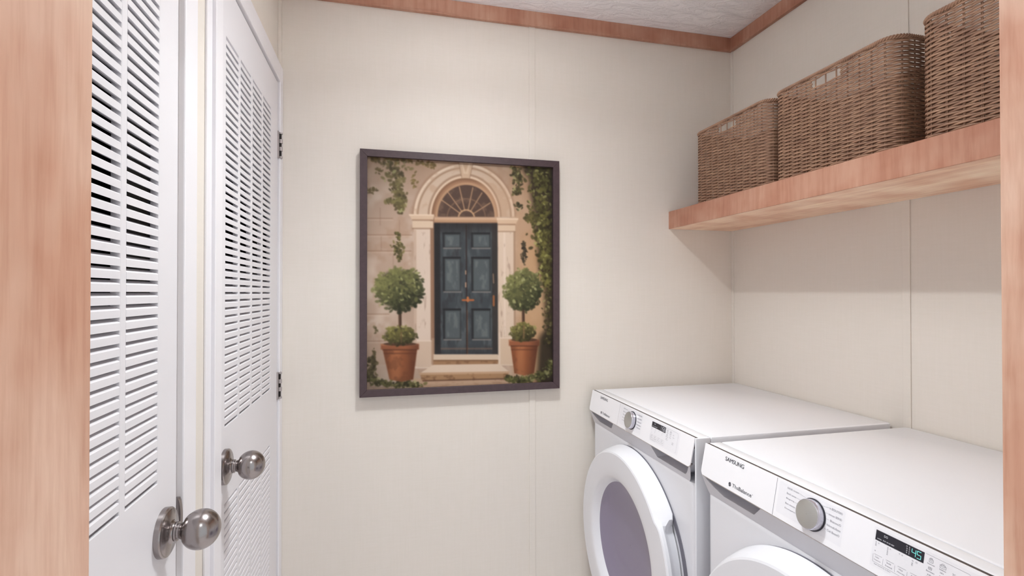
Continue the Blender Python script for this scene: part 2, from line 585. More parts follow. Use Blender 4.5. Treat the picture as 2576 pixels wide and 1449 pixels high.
cols1 = [(.8308, .9358), (.7093, .8143), (.5878, .6928)]
cols2 = [(1.2885 + k * (COLW + COLG), 1.2885 + k * (COLW + COLG) + COLW) for k in range(4)]
make_door(1, D1A, D1B, cols1, .958, None, 'white louvered closet door nearest the wood jamb, cut off by it', (1, 2), 0)
make_door(2, D2A, D2B, cols2, 1.285, D2B + .004, 'white louvered closet door with two steel hinges beside the picture wall', (0, 1, 2, 3), 15)

# strike plate on the casing of the near door: a curved lip
sv = []; sf = []
nseg = 14
for i in range(nseg + 1):
    t = i / nseg
    z = .940 + .067 * t
    b = math.sin(math.pi * min(1, max(0, t))) ** .6 * .004
    for (dx, dy) in ((-.004, 0), (.001 + b, .001), (.003 + b, .007), (.002 + b, .010), (-.004, .010)):
        sv.append((DFACE + dx, D1B + .003 + dy * .95, z))
for i in range(nseg):
    for k in range(5):
        a = i * 5 + k; b = i * 5 + (k + 1) % 5
        sf.append((a, b, b + 5, a + 5))
sf.append((0, 1, 2, 3, 4)); sf.append(tuple(nseg * 5 + k for k in range(5))[::-1])
me = from_pd('strike_plate', sv, sf); shade_auto(me, .7)
mesh_obj('strike_plate', me, MATS['brushed_nickel'], c1)

# ------------------------------------------------------------------ shelf
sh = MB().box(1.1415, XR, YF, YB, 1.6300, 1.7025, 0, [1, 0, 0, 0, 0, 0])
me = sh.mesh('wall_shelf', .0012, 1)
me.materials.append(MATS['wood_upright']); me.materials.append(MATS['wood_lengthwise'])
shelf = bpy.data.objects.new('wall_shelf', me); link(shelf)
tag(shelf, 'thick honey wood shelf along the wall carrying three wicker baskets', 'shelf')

# ------------------------------------------------------------------ wicker baskets
STK = .0326
def rr_path(w, d, r, n_per, n_total):
    """closed rounded rectangle, n_total points evenly spaced, starts mid of the front side; returns pts (x,y) and normals. front = -x"""
    segs = []
    hw, hd = w / 2, d / 2
    L = []
    def line(a, b):
        n = 40
        for i in range(n):
            t = i / n
            L.append((a[0] + (b[0] - a[0]) * t, a[1] + (b[1] - a[1]) * t))
    def arc(c, a0, a1):
        n = 24
        for i in range(n):
            t = a0 + (a1 - a0) * i / n
            L.append((c[0] + r * math.cos(t), c[1] + r * math.sin(t)))
    line((-hd, 0), (-hd, -hw + r))
    arc((-hd + r, -hw + r), math.pi, 1.5 * math.pi)
    line((-hd + r, -hw), (hd - r, -hw))
    arc((hd - r, -hw + r), 1.5 * math.pi, 2 * math.pi)
    line((hd, -hw + r), (hd, hw - r))
    arc((hd - r, hw - r), 0, .5 * math.pi)
    line((hd - r, hw), (-hd + r, hw))
    arc((-hd + r, hw - r), .5 * math.pi, math.pi)
    line((-hd, hw - r), (-hd, 0))
    P = np.array(L)
    Q = np.vstack([P, P[:1]])
    seg = np.hypot(*(Q[1:] - Q[:-1]).T)
    cum = np.concatenate([[0], np.cumsum(seg)])
    tot = cum[-1]
    s = np.arange(n_total) / n_total * tot
    x = np.interp(s, cum, Q[:, 0]); y = np.interp(s, cum, Q[:, 1])
    e = tot / n_total * .5
    def at(ss):
        ss = np.mod(ss, tot)
        return np.interp(ss, cum, Q[:, 0]), np.interp(ss, cum, Q[:, 1])
    x2, y2 = at(s + e); x1, y1 = at(s - e)
    tx, ty = x2 - x1, y2 - y1
    l = np.hypot(tx, ty); tx /= l; ty /= l
    nx, ny = ty, -tx
    # outward?
    sgn = np.sign(nx[0] * x[0] + ny[0] * y[0])
    return np.c_[x, y], np.c_[nx, ny] * sgn, tot

BW, BD, BR, BH = .398, .250, .042, .281
NST = 36
NPS = 8
NTOT = NST * NPS
PATH, NRM, PLEN = rr_path(BW, BD, BR, NPS, NTOT)
STP = PLEN / NST

def strand_mesh(phase, gap=None):
    """one woven strand, closed ring or with gaps (ranges of the path index)"""
    hz, ht = .00215, .0012
    cs = [(-ht * .75, -hz), (ht * .75, -hz), (ht, 0), (ht * .75, hz), (-ht * .75, hz), (-ht, 0)]
    idx = np.arange(NTOT)
    off = .0024 * np.cos(math.pi * idx / NPS + (math.pi if phase else 0))
    off = np.sign(off) * np.abs(off / .0024) ** .75 * .0024
    off = off + .0002
    c = PATH + NRM * off[:, None]
    verts = []
    for i in range(NTOT):
        for (a, b) in cs:
            verts.append((c[i, 0] + NRM[i, 0] * a, c[i, 1] + NRM[i, 1] * a, b))
    faces = []
    n = len(cs)
    bad = set()
    if gap:
        for g0, g1 in gap:
            for i in range(g0, g1):
                bad.add(i % NTOT)
    for i in range(NTOT):
        if i in bad: continue
        j = (i + 1) % NTOT
        for k in range(n):
            l = (k + 1) % n
            faces.append((i * n + k, j * n + k, j * n + l, i * n + l))
        if ((i - 1) % NTOT) in bad: faces.append(tuple(i * n + k for k in range(n)))
        if j in bad: faces.append(tuple(j * n + k for k in range(n))[::-1])
    me = from_pd('strand', verts, faces, smooth=True)
    if gap:
        bm = bmesh.new(); bm.from_mesh(me)
        bmesh.ops.delete(bm, geom=[v for v in bm.verts if not v.link_faces], context='VERTS')
        bm.to_mesh(me); bm.free()
    me.materials.append(MATS['wicker'])
    return me

def rope_mesh(r_helix, r_str, turns, ph):
    verts = []; faces = []
    n = 6; M = NTOT * 2
    for i in range(M):
        ii = i / 2
        a = int(ii) % NTOT; b = (a + 1) % NTOT; t = ii - int(ii)
        c = PATH[a] * (1 - t) + PATH[b] * t
        nr = NRM[a] * (1 - t) + NRM[b] * t
        ang = 2 * math.pi * turns * i / M + ph
        ca, sa = math.cos(ang) * r_helix, math.sin(ang) * r_helix
        for k in range(n):
            q = 2 * math.pi * k / n
            u, v = ca + r_str * math.cos(q), sa + r_str * math.sin(q)
            verts.append((c[0] + nr[0] * u, c[1] + nr[1] * u, v))
    for i in range(M):
        j = (i + 1) % M
        for k in range(n):
            l = (k + 1) % n
            faces.append((i * n + k, j * n + k, j * n + l, i * n + l))
    me = from_pd('rim_cord', verts, faces, smooth=True)
    me.materials.append(MATS['wicker'])
    return me

GAPS = None
def basket_protos():
    half = int(1.5 * NPS)
    g = [(-half + 1, half - 1), (NTOT // 2 - half + 1, NTOT // 2 + half - 1)]
    M = {'a': strand_mesh(0), 'b': strand_mesh(1), 'ga': strand_mesh(0, g), 'gb': strand_mesh(1, g)}
    M['rim'] = [rope_mesh(.0026, .0034, 62, ph) for ph in (0, 2 * math.pi / 3, 4 * math.pi / 3)]
    # upright stake: pair of thin rods
    mb = MB()
    for dy in (-.0013, .0013):
        r = .0011
        n = 6
        v = [(r * math.cos(2 * math.pi * k / n), dy + r * math.sin(2 * math.pi * k / n), z) for z in (0.004, BH - .007) for k in range(n)]
        f = [(k, (k + 1) % n, n + (k + 1) % n, n + k) for k in range(n)]
        mb.add(v, f)
    M['stake'] = mb.mesh('stake')
    M['stake'].polygons.foreach_set('use_smooth', [True] * len(M['stake'].polygons))
    M['stake'].materials.append(MATS['wicker'])
    # bottom plate
    vs_ = [(p[0] * .985, p[1] * .985, z) for z in (.0015, .006) for p in PATH[::4]]
    n = len(PATH[::4])
    fs_ = [(k, (k + 1) % n, n + (k + 1) % n, n + k) for k in range(n)] + [tuple(range(n))[::-1], tuple(range(n, 2 * n))]
    M['base'] = from_pd('base', vs_, fs_)
    M['base'].materials.append(MATS['wicker'])
    return M
BM_ = basket_protos()

def make_basket(yc, label):
    xc = 1.170 + BD / 2
    root = empty('wicker_basket', (xc, yc, 1.7025))
    tag(root, label, 'basket', 'wicker baskets on the wood shelf')
    def put(name, me, z, rot=0.0, xy=(0, 0)):
        o = bpy.data.objects.new(name, me); link(o)
        o.parent = root
        o.location = (xy[0], xy[1], z)
        o.rotation_euler[2] = rot
        return o
    put('base', BM_['base'], 0)
    rows = 52
    for k in range(rows):
        z = .0045 + k * .00520
        hole = 46 <= k <= 49
        key = 'ab'[k % 2]
        put('strand', BM_[('g' + key) if hole else key], z)
    for q in range(NST):
        i = q * NPS
        put('stake', BM_['stake'], 0, math.atan2(NRM[i, 1], NRM[i, 0]), PATH[i])
    for m in BM_['rim']:
        put('rim_cord', m, BH - .0045)
    return root

make_basket(1.5750, 'brown wicker basket nearest the room corner, farthest along the shelf')
make_basket(1.1560, 'brown wicker basket in the middle of the shelf, fully visible handle hole')
make_basket(.7085, 'brown wicker basket cut off by the wood jamb at the picture edge')

# ------------------------------------------------------------------ framed picture
PX0, PX1, PZ0, PZ1 = -.0900, .6527, .9965, 1.8767
FB, FD = .0250, .030
pic = empty('framed_picture', ((PX0 + PX1) / 2, YB, PZ0))
tag(pic, 'dark framed painting of a blue double door between two potted topiary trees', 'picture')
def mitre(name, a, b, c, d):
    """a,b outer corners, c,d inner corners (x,z); bar of depth FD"""
    y0, y1 = YB - FD, YB - .001
    ins = .0022
    v = [(p[0], y0, p[1]) for p in (a, b, c, d)] + [(p[0], y1, p[1]) for p in (a, b, c, d)]
    f = [(0, 1, 2, 3), (7, 6, 5, 4), (0, 4, 5, 1), (1, 5, 6, 2), (2, 6, 7, 3), (3, 7, 4, 0)]
    me = from_pd(name, v, f)
    bm = bmesh.new(); bm.from_mesh(me)
    bmesh.ops.recalc_face_normals(bm, faces=list(bm.faces))
    bmesh.ops.bevel(bm, geom=list(bm.edges), offset=.0007, segments=1, affect='EDGES')
    bm.to_mesh(me); bm.free()
    return mesh_obj(name, me, MATS['picture_frame_wood'], pic)
IX0, IX1, IZ0, IZ1 = PX0 + FB, PX1 - FB, PZ0 + FB, PZ1 - FB
mitre('frame_bar', (PX0, PZ1), (PX1, PZ1), (IX1, IZ1), (IX0, IZ1))
mitre('frame_bar', (PX1, PZ0), (PX0, PZ0), (IX0, IZ0), (IX1, IZ0))
mitre('frame_bar', (PX0, PZ0), (PX0, PZ1), (IX0, IZ1), (IX0, IZ0))
mitre('frame_bar', (PX1, PZ1), (PX1, PZ0), (IX1, IZ0), (IX1, IZ1))
box_obj('backing', (PX0 + .01, PX1 - .01, YB - .012, YB - .001, PZ0 + .01, PZ1 - .01), MATS['picture_frame_wood'], pic)

# ---- the print: colours of a flat painted picture, one value per vertex of a fine grid
GW, GH = 374, 466
def paint_picture():
    r = np.random.default_rng(5)
    a = np.linspace(0, 1, GW)[None, :]; b = np.linspace(0, 1, GH)[:, None]
    TL, TR, BL, BRr = (924, 396.5), (1391, 422), (920.5, 979.5), (1389, 960)
    X = (TL[0] * (1 - a) + TR[0] * a) * (1 - b) + (BL[0] * (1 - a) + BRr[0] * a) * b
    Y = (TL[1] * (1 - a) + TR[1] * a) * (1 - b) + (BL[1] * (1 - a) + BRr[1] * a) * b
    img = np.zeros((GH, GW, 3))
    def sm(e0, e1, x):
        t = np.clip((x - e0) / (e1 - e0), 0, 1)
        return t * t * (3 - 2 * t)
    def vn(sx, sy, seed):
        q = np.random.default_rng(seed)
        gx, gy = (X - 900) / sx, (Y - 380) / sy
        nx, ny = int(520 / sx) + 4, int(640 / sy) + 4
        g = q.random((ny, nx))
        ix, iy = np.floor(gx).astype(int), np.floor(gy).astype(int)
        fx, fy = gx - ix, gy - iy
        fx = fx * fx * (3 - 2 * fx); fy = fy * fy * (3 - 2 * fy)
        ix = np.clip(ix, 0, nx - 2); iy = np.clip(iy, 0, ny - 2)
        return (g[iy, ix] * (1 - fx) + g[iy, ix + 1] * fx) * (1 - fy) + (g[iy + 1, ix] * (1 - fx) + g[iy + 1, ix + 1] * fx) * fy
    def fb(sx, sy, seed):
        return (vn(sx, sy, seed) * .5 + vn(sx / 2, sy / 2, seed + 1) * .3 + vn(sx / 4, sy / 4, seed + 2) * .2)
    def blend(m, c, al=1.0):
        c = np.asarray(c, float)
        img[:] = img * (1 - (m * al)[..., None]) + c * (m * al)[..., None]
    def rect(x0, x1, y0, y1, s=1.2):
        return sm(x0 - s, x0 + s, X) * (1 - sm(x1 - s, x1 + s, X)) * sm(y0 - s, y0 + s, Y) * (1 - sm(y1 - s, y1 + s, Y))
    def poly(pts, s=1.2):
        m = np.full(X.shape, 1e9)
        n = len(pts)
        ar = sum(pts[i][0] * pts[(i + 1) % n][1] - pts[(i + 1) % n][0] * pts[i][1] for i in range(n))
        for i in range(n):
            (x0, y0), (x1, y1) = pts[i], pts[(i + 1) % n]
            l = math.hypot(x1 - x0, y1 - y0)
            d = ((x1 - x0) * (Y - y0) - (y1 - y0) * (X - x0)) / l * (1 if ar > 0 else -1)
            m = np.minimum(m, d)
        return sm(-s, s, m)
    def seg(x0, y0, x1, y1, w, s=1.0):
        l2 = (x1 - x0) ** 2 + (y1 - y0) ** 2
        t = np.clip(((X - x0) * (x1 - x0) + (Y - y0) * (y1 - y0)) / l2, 0, 1)
        d = np.hypot(X - x0 - t * (x1 - x0), Y - y0 - t * (y1 - y0))
        return 1 - sm(w - s, w + s, d)
    def dab(x, y, rx, ry, ang, c, al=.85):
        i0 = int((x - 922) / 468 * (GW - 1)); j0 = int((y - 396.5 - 25.5 * (x - 922) / 468) / (583 - 44 * (x - 922) / 468) * (GH - 1))
        k = int(max(rx, ry) / 1.2) + 3
        xs, xe, ys, ye = max(0, i0 - k), min(GW, i0 + k + 1), max(0, j0 - k), min(GH, j0 + k + 1)
        if xs >= xe or ys >= ye: return
        dx, dy = X[ys:ye, xs:xe] - x, Y[ys:ye, xs:xe] - y
        u = (dx * math.cos(ang) + dy * math.sin(ang)) / rx; v = (-dx * math.sin(ang) + dy * math.cos(ang)) / ry
        m = (1 - np.clip((np.hypot(u, v) - .65) / .5, 0, 1))[..., None] * al
        img[ys:ye, xs:xe] = img[ys:ye, xs:xe] * (1 - m) + np.asarray(c, float) * m
    def lerp(c0, c1, t):
        return tuple(c0[k] * (1 - t) + c1[k] * t for k in range(3))
    # plaster wall
    n1, n2 = fb(70, 80, 21), fb(26, 30, 31)
    img[:] = (190, 163, 143)
    blend(sm(.40, .70, n1), (214, 193, 175), .85)
    blend(sm(.52, .75, n2), (172, 136, 110), .35)
    blend(1 - sm(400, 520, Y), (176, 140, 110), .55)
    blend(sm(1255, 1300, X), (192, 150, 112), .55)
    blend(sm(1285, 1330, X) * sm(560, 640, Y), (196, 152, 106), .5)
    for (yy, x0, x1) in ((552, 924, 985), (593, 922, 1030), (633, 922, 1028), (790, 922, 975), (857, 921, 1046)):
        blend(rect(x0, x1, yy - 1.2, yy + 1.2, 1.6), (132, 96, 74), .45)
        blend(rect(x0, x1, yy + 2, yy + 5, 1.6), (226, 200, 178), .35)
    for (xx, y0, y1) in ((955, 525, 570), (957, 596, 632), (1000, 556, 590), (985, 640, 700)):
        blend(rect(xx - 1, xx + 1, y0, y1, 1.4), (138, 104, 82), .35)
    blend(rect(921, 1046, 862, 915, 2), (190, 160, 138), .7)
    # arch
    cx, cy = 1160.5, 547.0
    up = 1 - sm(545, 549, Y)
    ro = np.hypot((X - cx) / 127.0, (Y - cy) / 133.0)
    ri = np.hypot((X - cx) / 83.5, (Y - cy) / 97.0)
    rf = np.hypot((X - cx - 3) / 71.5, (Y - cy) / 80.0)
    face = (1 - sm(.985, 1.005, ro)) * up
    blend((1 - sm(1.0, 1.07, ro)) * up, (150, 112, 86), .45)
    blend(face, (208, 183, 160))
    blend(face * sm(.945, .96, ro), (232, 208, 184), .9)
    blend(face * sm(.895, .915, ro) * (1 - sm(.93, .945, ro)), (158, 124, 98), .75)
    blend(face * sm(.50, .68, fb(30, 24, 44)), (190, 156, 128), .5)
    blend(face * (1 - sm(1.10, 1.13, ri)) * sm(1.05, 1.07, ri), (150, 116, 92), .65)
    blend(face * (1 - sm(1.05, 1.06, ri)), (226, 198, 172), .8)
    blend(face * sm(1175, 1260, X), (196, 160, 130), .35)
    soff = (1 - sm(.99, 1.01, ri)) * up
    blend(soff, (140, 102, 76))
    blend(soff * (1 - sm(.90, .97, ri)), (172, 130, 98), .7)
    blend(soff * sm(1170, 1235, X), (206, 164, 132), .6)
    blend((1 - sm(1.06, 1.09, rf)) * up, (190, 150, 116), .8)
    fan = (1 - sm(.985, 1.01, rf)) * up
    blend(fan, (86, 64, 53))
    blend(fan * sm(.45, .75, fb(22, 18, 61)), (118, 92, 76), .7)
    hx, hy = 1163.5, 550
    for (ex, ey) in ((1103, 506), (1118, 486), (1146, 472), (1180, 474), (1203, 487), (1224, 512)):
        d = math.hypot(ex - hx, ey - hy)
        blend(seg(hx + (ex - hx) / d * 19, hy + (ey - hy) / d * 19, ex, ey, 1.2) * up, (192, 152, 116), .9)
    rr = np.hypot(X - hx, Y - hy)
    blend((1 - sm(1.4, 2.6, np.abs(rr - 20))) * fan, (196, 156, 118), .9)
    blend((1 - sm(.8, 2.0, np.abs(rr - 48))) * fan, (150, 116, 90), .55)
    # keystone
    ks = poly([(1144, 404), (1182, 406), (1172, 450), (1152, 449)])
    blend(ks, (206, 176, 148)); blend(poly([(1150, 404), (1176, 406), (1168, 440), (1156, 439)]), (222, 194, 166), .8)
    blend(seg(1144, 406, 1152, 449, 1) + seg(1182, 408, 1172, 450, 1), (140, 106, 82), .6)
    blend(poly([(1154, 412), (1170, 413), (1162, 436)]), (186, 152, 122), .6)
    # lintel
    blend(rect(1083, 1246, 549, 563), (188, 148, 116)); blend(rect(1083, 1246, 550, 554), (214, 178, 146), .8); blend(rect(1083, 1246, 560, 564), (120, 84, 62), .6)
    # pilasters
    blend(rect(1034, 1076, 575, 925), (222, 200, 182)); blend(rect(1074, 1084, 548, 925), (150, 114, 90)); blend(rect(1034, 1040, 580, 920), (190, 160, 136), .6)
    blend(rect(1242, 1288, 580, 918), (222, 198, 176)); blend(rect(1258, 1263, 586, 845), (236, 216, 198), .7); blend(rect(1284, 1289, 584, 850), (150, 112, 84), .6)
    pn = fb(8, 34, 71)
    for (x0, x1) in ((1036, 1074), (1244, 1286)):
        blend(rect(x0, x1, 586, 900, 2) * sm(.60, .78, pn), (160, 132, 114), .5)
    # capitals
    blend(poly([(1022, 541), (1084, 543), (1081, 556), (1030, 555)]), (216, 186, 158)); blend(rect(1023, 1083, 541, 545), (236, 212, 188), .8); blend(rect(1030, 1082, 554, 557), (150, 114, 88), .7)
    blend(rect(1031, 1081, 558, 576), (220, 194, 168)); blend(rect(1030, 1082, 575, 578.5), (146, 112, 88), .7)
    blend(poly([(1240, 549), (1298, 551), (1290, 566), (1243, 565)]), (216, 184, 154)); blend(rect(1241, 1297, 550, 554), (236, 210, 184), .8); blend(rect(1243, 1290, 564, 567), (150, 114, 88), .7)
    blend(rect(1243, 1289, 568, 583), (220, 192, 164)); blend(rect(1242, 1290, 582, 585), (146, 112, 88), .6)
    # plinths
    blend(rect(1040, 1078, 856, 922), (210, 184, 162)); blend(rect(1040, 1078, 855, 858), (234, 214, 196), .8); blend(rect(1075, 1084, 850, 915), (176, 142, 116), .8)
    blend(rect(1247, 1284, 849, 915), (214, 186, 160)); blend(rect(1240, 1249, 836, 915), (228, 206, 186), .8); blend(rect(1247, 1284, 848, 851), (236, 214, 194), .8)
    # door leaves
    door = rect(1084, 1242, 563, 892)
    blend(door, (64, 69, 73))
    dn = fb(14, 40, 81)
    blend(door * sm(.42, .72, dn), (90, 95, 97), .75); blend(door * sm(.55, .8, fb(10, 26, 91)), (48, 46, 48), .5)
    blend(door * (1 - sm(563, 600, Y)), (34, 28, 28), .7)
    blend(rect(1083, 1098, 563, 892, 2), (34, 29, 29), .85); blend(rect(1228, 1243, 563, 892, 2), (52, 44, 40), .75)
    blend(door * sm(860, 892, Y), (52, 50, 52), .5)
    for (x0, x1) in ((1105, 1149), (1176, 1224)):
        for (y0, y1) in ((587, 626), (648, 735), (777, 854)):
            blend(rect(x0, x1, y0, y1), (52, 54, 56), .8)
            blend(rect(x0 + 5, x1 - 3, y0 + 5, y1 - 4, 1.6), (94, 101, 103), .75)
            blend(rect(x0 + 9, x1 - 8, y0 + 9, y1 - 8, 2) * sm(.4, .7, fb(9, 20, 101)), (118, 124, 122), .55)
            blend(rect(x0 - 1, x1, y0 - 1, y0 + 3), (26, 24, 26), .8); blend(rect(x0 - 1, x0 + 3, y0, y1), (32, 30, 32), .7)
            blend(rect(x0, x1 + 1, y1 - 2, y1 + 1.5), (146, 138, 132), .75)
    blend(rect(1098, 1228, 874, 878, 1.5), (128, 100, 84), .6)
    blend(rect(1161.6, 1164.4, 566, 890), (42, 26, 22), .9); blend(rect(1163.6, 1165.4, 780, 890), (150, 86, 50), .5)
    blend(seg(1153, 755, 1180, 755, 2.4), (176, 100, 58)); blend(seg(1166, 749, 1166, 757, 3), (190, 116, 70)); blend(seg(1232, 745, 1232, 768, 2.6), (164, 100, 58), .9); blend(seg(1231, 690, 1232, 712, 1.6), (190, 150, 120), .6)
    blend(seg(1161, 682, 1161, 690, 1.4) + seg(1161, 712, 1161, 722, 1.6), (214, 170, 138), .8)
    # steps
    blend(rect(1030, 1275, 950, 985, 2), (200, 166, 138)); blend(rect(1030, 1275, 958, 985, 2) * sm(.5, .7, fb(24, 10, 111)), (178, 142, 114), .6)
    blend(poly([(1080, 890), (1242, 890), (1243, 905), (1080, 905)]), (216, 192, 168)); blend(rect(1080, 1243, 904, 917), (164, 124, 90)); blend(rect(1080, 1243, 904, 907) , (110, 76, 54), .6)
    blend(rect(1080, 1243, 906, 917) * sm(.5, .7, fb(12, 8, 121)), (120, 84, 58), .5)
    blend(poly([(1080, 916), (1246, 914), (1272, 934), (1047, 937)]), (224, 200, 178)); blend(poly([(1047, 936), (1272, 933), (1266, 950), (1052, 956)]), (172, 132, 96))
    blend(poly([(1047, 936), (1272, 933), (1272, 938), (1047, 941)]), (206, 170, 138), .8)
    blend(rect(1050, 1268, 938, 955, 2) * sm(.52, .7, fb(14, 10, 131)), (120, 84, 58), .6); blend(seg(1055, 956, 1262, 951, 1.6), (96, 64, 46), .8)
    # foliage
    def leaves(n, fn, size, lo, hi, dark, light, bright=None):
        for k in range(n):
            x, y, t = fn()
            if x is None: continue
            c = lerp(dark, light, min(1, max(0, t + r.normal(0, .18))))
            if bright is not None and r.random() < .07: c = bright
            s = size * r.uniform(.6, 1.3)
            dab(x, y, s, s * r.uniform(.45, .75), r.uniform(0, math.pi), c, .8)
    def ball(cx_, cy_, rx, ry):
        def fn():
            q = math.sqrt(r.random()) * r.uniform(.88, 1.10); t = r.uniform(0, 2 * math.pi)
            x, y = q * math.cos(t), q * math.sin(t)
            return cx_ + x * rx, cy_ + y * ry, .5 - .42 * y - .32 * x
        return fn
    def spread(pts, w):
        def fn():
            t = r.uniform(0, len(pts) - 1.001); i = int(t); q = t - i
            x = pts[i][0] * (1 - q) + pts[i + 1][0] * q; y = pts[i][1] * (1 - q) + pts[i + 1][1] * q; ww = pts[i][2] * (1 - q) + pts[i + 1][2] * q
            return x + r.normal(0, ww * w), y + r.normal(0, 4), r.random()
        return fn
    OL, DK = (146, 142, 84), (52, 50, 30)
    # ivy, upper left
    leaves(260, spread([(985, 400, 34), (990, 440, 24), (997, 480, 15), (1000, 515, 16), (1003, 532, 5)], .5), 5.5, 0, 0, (78, 66, 40), (136, 124, 78), (176, 172, 120))
    leaves(90, spread([(935, 402, 14), (975, 404, 22), (1060, 412, 26), (1085, 418, 8)], .5), 4.5, 0, 0, (92, 74, 40), (140, 116, 64))
    leaves(24, spread([(925, 482, 5), (945, 480, 6)], .6), 4, 0, 0, (86, 72, 44), (130, 114, 70)); leaves(16, spread([(948, 434, 5), (960, 432, 5)], .6), 4, 0, 0, (96, 82, 50), (136, 120, 74))
    leaves(26, spread([(1032, 440, 4), (1036, 470, 4)], .7), 4, 0, 0, (110, 92, 52), (150, 128, 80)); leaves(40, spread([(968, 510, 8), (1008, 506, 6)], .6), 5, 0, 0, (86, 78, 46), (140, 128, 80))
    # hanging sprigs beside the pillars
    leaves(90, spread([(995, 586, 4), (997, 605, 9), (995, 625, 16), (997, 645, 9), (1000, 656, 3)], .5), 4.2, 0, 0, (58, 52, 28), (128, 118, 66))
    leaves(80, spread([(1311, 610, 2), (1311, 628, 8), (1313, 645, 8), (1311, 664, 2)], .5), 3.6, 0, 0, (44, 38, 30), (86, 74, 54))
    # ivy, right side
    for (x0, y0, x1, y1, w) in ((1340, 420, 1392, 470, 30), (1362, 470, 1378, 560, 34), (1368, 560, 1376, 680, 24), (1378, 680, 1384, 860, 14), (1380, 860, 1376, 960, 30)):
        blend(seg(x0, y0, x1, y1, w, 12), (42, 34, 22), .85)
    leaves(640, spread([(1362, 420, 34), (1362, 470, 30), (1358, 530, 26), (1362, 590, 24), (1368, 650, 18), (1374, 720, 12)], .6), 5.6, 0, 0, (54, 48, 24), (128, 122, 62), (176, 172, 104))
    leaves(120, spread([(1376, 720, 10), (1378, 800, 12), (1376, 870, 16)], .6), 4.6, 0, 0, (44, 38, 22), (108, 96, 52), (160, 150, 100))
    leaves(120, spread([(1292, 425, 14), (1296, 455, 13), (1296, 488, 8)], .6), 5, 0, 0, (52, 44, 26), (112, 104, 58), (170, 164, 110))
    leaves(26, spread([(1298, 520, 8), (1302, 516, 8)], .6), 4.2, 0, 0, (52, 46, 30), (100, 92, 60), (180, 176, 130)); leaves(60, spread([(1326, 540, 10), (1330, 560, 10)], .7), 4.6, 0, 0, (70, 62, 32), (130, 120, 66))
    blend(sm(1380, 1392, X), (28, 22, 16), .75)
    # ground plants behind pots
    leaves(200, spread([(924, 950, 6), (960, 962, 22), (1010, 966, 26), (1040, 962, 14)], .6), 5, 0, 0, (50, 46, 26), (118, 112, 64), (188, 178, 130))
    leaves(70, spread([(930, 900, 6), (940, 920, 10), (932, 945, 10)], .7), 5, 0, 0, (60, 52, 32), (110, 98, 62)); leaves(20, spread([(938, 878, 2), (940, 910, 3)], .8), 4, 0, 0, (70, 60, 40), (100, 86, 54))
    leaves(18, spread([(942, 822, 4), (946, 832, 3)], .6), 3, 0, 0, (96, 86, 58), (120, 108, 74))
    leaves(260, spread([(1268, 950, 12), (1300, 955, 14), (1345, 948, 22), (1378, 935, 16), (1384, 905, 10)], .6), 5, 0, 0, (44, 40, 22), (116, 114, 62), (170, 166, 110))
    # pots
    def pot(xl, xr, yt, yr, yb, xbl, xbr):
        m = poly([(xl + 4, yr - 4), (xr - 4, yr - 4), (xbr, yb - 4), ((xbl + xbr) / 2, yb + 2), (xbl, yb - 4)], 1.6)
        t = np.clip((X - xl) / (xr - xl), 0, 1)
        blend(m, (150, 88, 54)); blend(m * (1 - sm(.08, .30, t)), (120, 68, 42), .5); blend(m * sm(.16, .34, t) * (1 - sm(.4, .62, t)), (190, 122, 80), .65); blend(m * sm(.55, .95, t), (84, 44, 28), .75)
        blend(m * sm(.5, .7, fb(16, 18, int(xl))), (120, 70, 44), .45)
        cxp, wx = (xl + xr) / 2, (xr - xl) / 2
        rim = rect(xl, xr, yt + 2, yr, 2.2)
        blend(m * rect(xl, xr, yr + 8, yr + 11, 1.5), (96, 52, 34), .6)
        blend(rim, (156, 94, 62)); blend(rim * (1 - sm(yt + 4, yt + 8, Y)), (198, 136, 100), .7); blend(rim * sm(.6, .98, t), (96, 54, 36), .65); blend(rect(xl + 4, xr - 4, yr - 1, yr + 2, 1.5), (84, 46, 30), .7)
        e = np.hypot((X - cxp) / (wx - 4), (Y - yt - 2) / 5)
        blend(1 - sm(.85, 1.05, e), (70, 46, 32), .8)
    pot(955, 1045, 862, 878, 956, 975, 1031)
    pot(1271, 1352, 852, 869, 941, 1285, 1337)
    # topiary
    for (bx, by, rx, ry, tx, ty0, ty1, ux, uy, urx, ury) in ((999, 728, 59, 54, 1001, 775, 856, 1001, 843, 41, 23), (1309, 730, 49, 52, 1310, 778, 848, 1309, 835, 34, 23)):
        blend(seg(tx - 1, ty0, tx, ty1, 3.6), (72, 50, 36)); blend(seg(tx - 2.4, ty0, tx - 1.6, ty1, 1), (140, 104, 78), .5)
        blend(1 - sm(.75, 1.02, np.hypot((X - bx) / rx, (Y - by) / ry)), (62, 60, 36), .95)
        leaves(560, ball(bx, by, rx, ry), 5.6, 0, 0, (44, 46, 28), (138, 136, 82), (172, 170, 116))
        blend(1 - sm(.7, 1.02, np.hypot((X - ux) / urx, (Y - uy) / ury)), (60, 56, 30), .9)
        leaves(170, ball(ux, uy, urx, ury), 4.8, 0, 0, (50, 46, 24), (134, 126, 68), (170, 160, 100))
    blend(seg(1003, 836, 1003, 860, 2), (110, 84, 56), .7); blend(seg(1311, 820, 1310, 850, 2.2), (140, 108, 74), .7)
    vg = np.hypot((X - 1158) / 300.0, (Y - 700) / 360.0)
    img[:] = img * (1 - .30 * sm(.62, 1.25, vg))[..., None]
    # soften
    k = np.array([.2, .6, .2])
    for _ in range(2):
        p = np.pad(img, ((1, 1), (0, 0), (0, 0)), mode='edge'); img = p[:-2] * k[0] + p[1:-1] * k[1] + p[2:] * k[2]
        p = np.pad(img, ((0, 0), (1, 1), (0, 0)), mode='edge'); img = p[:, :-2] * k[0] + p[:, 1:-1] * k[1] + p[:, 2:] * k[2]
    return np.clip(img, 0, 255) / 255.0

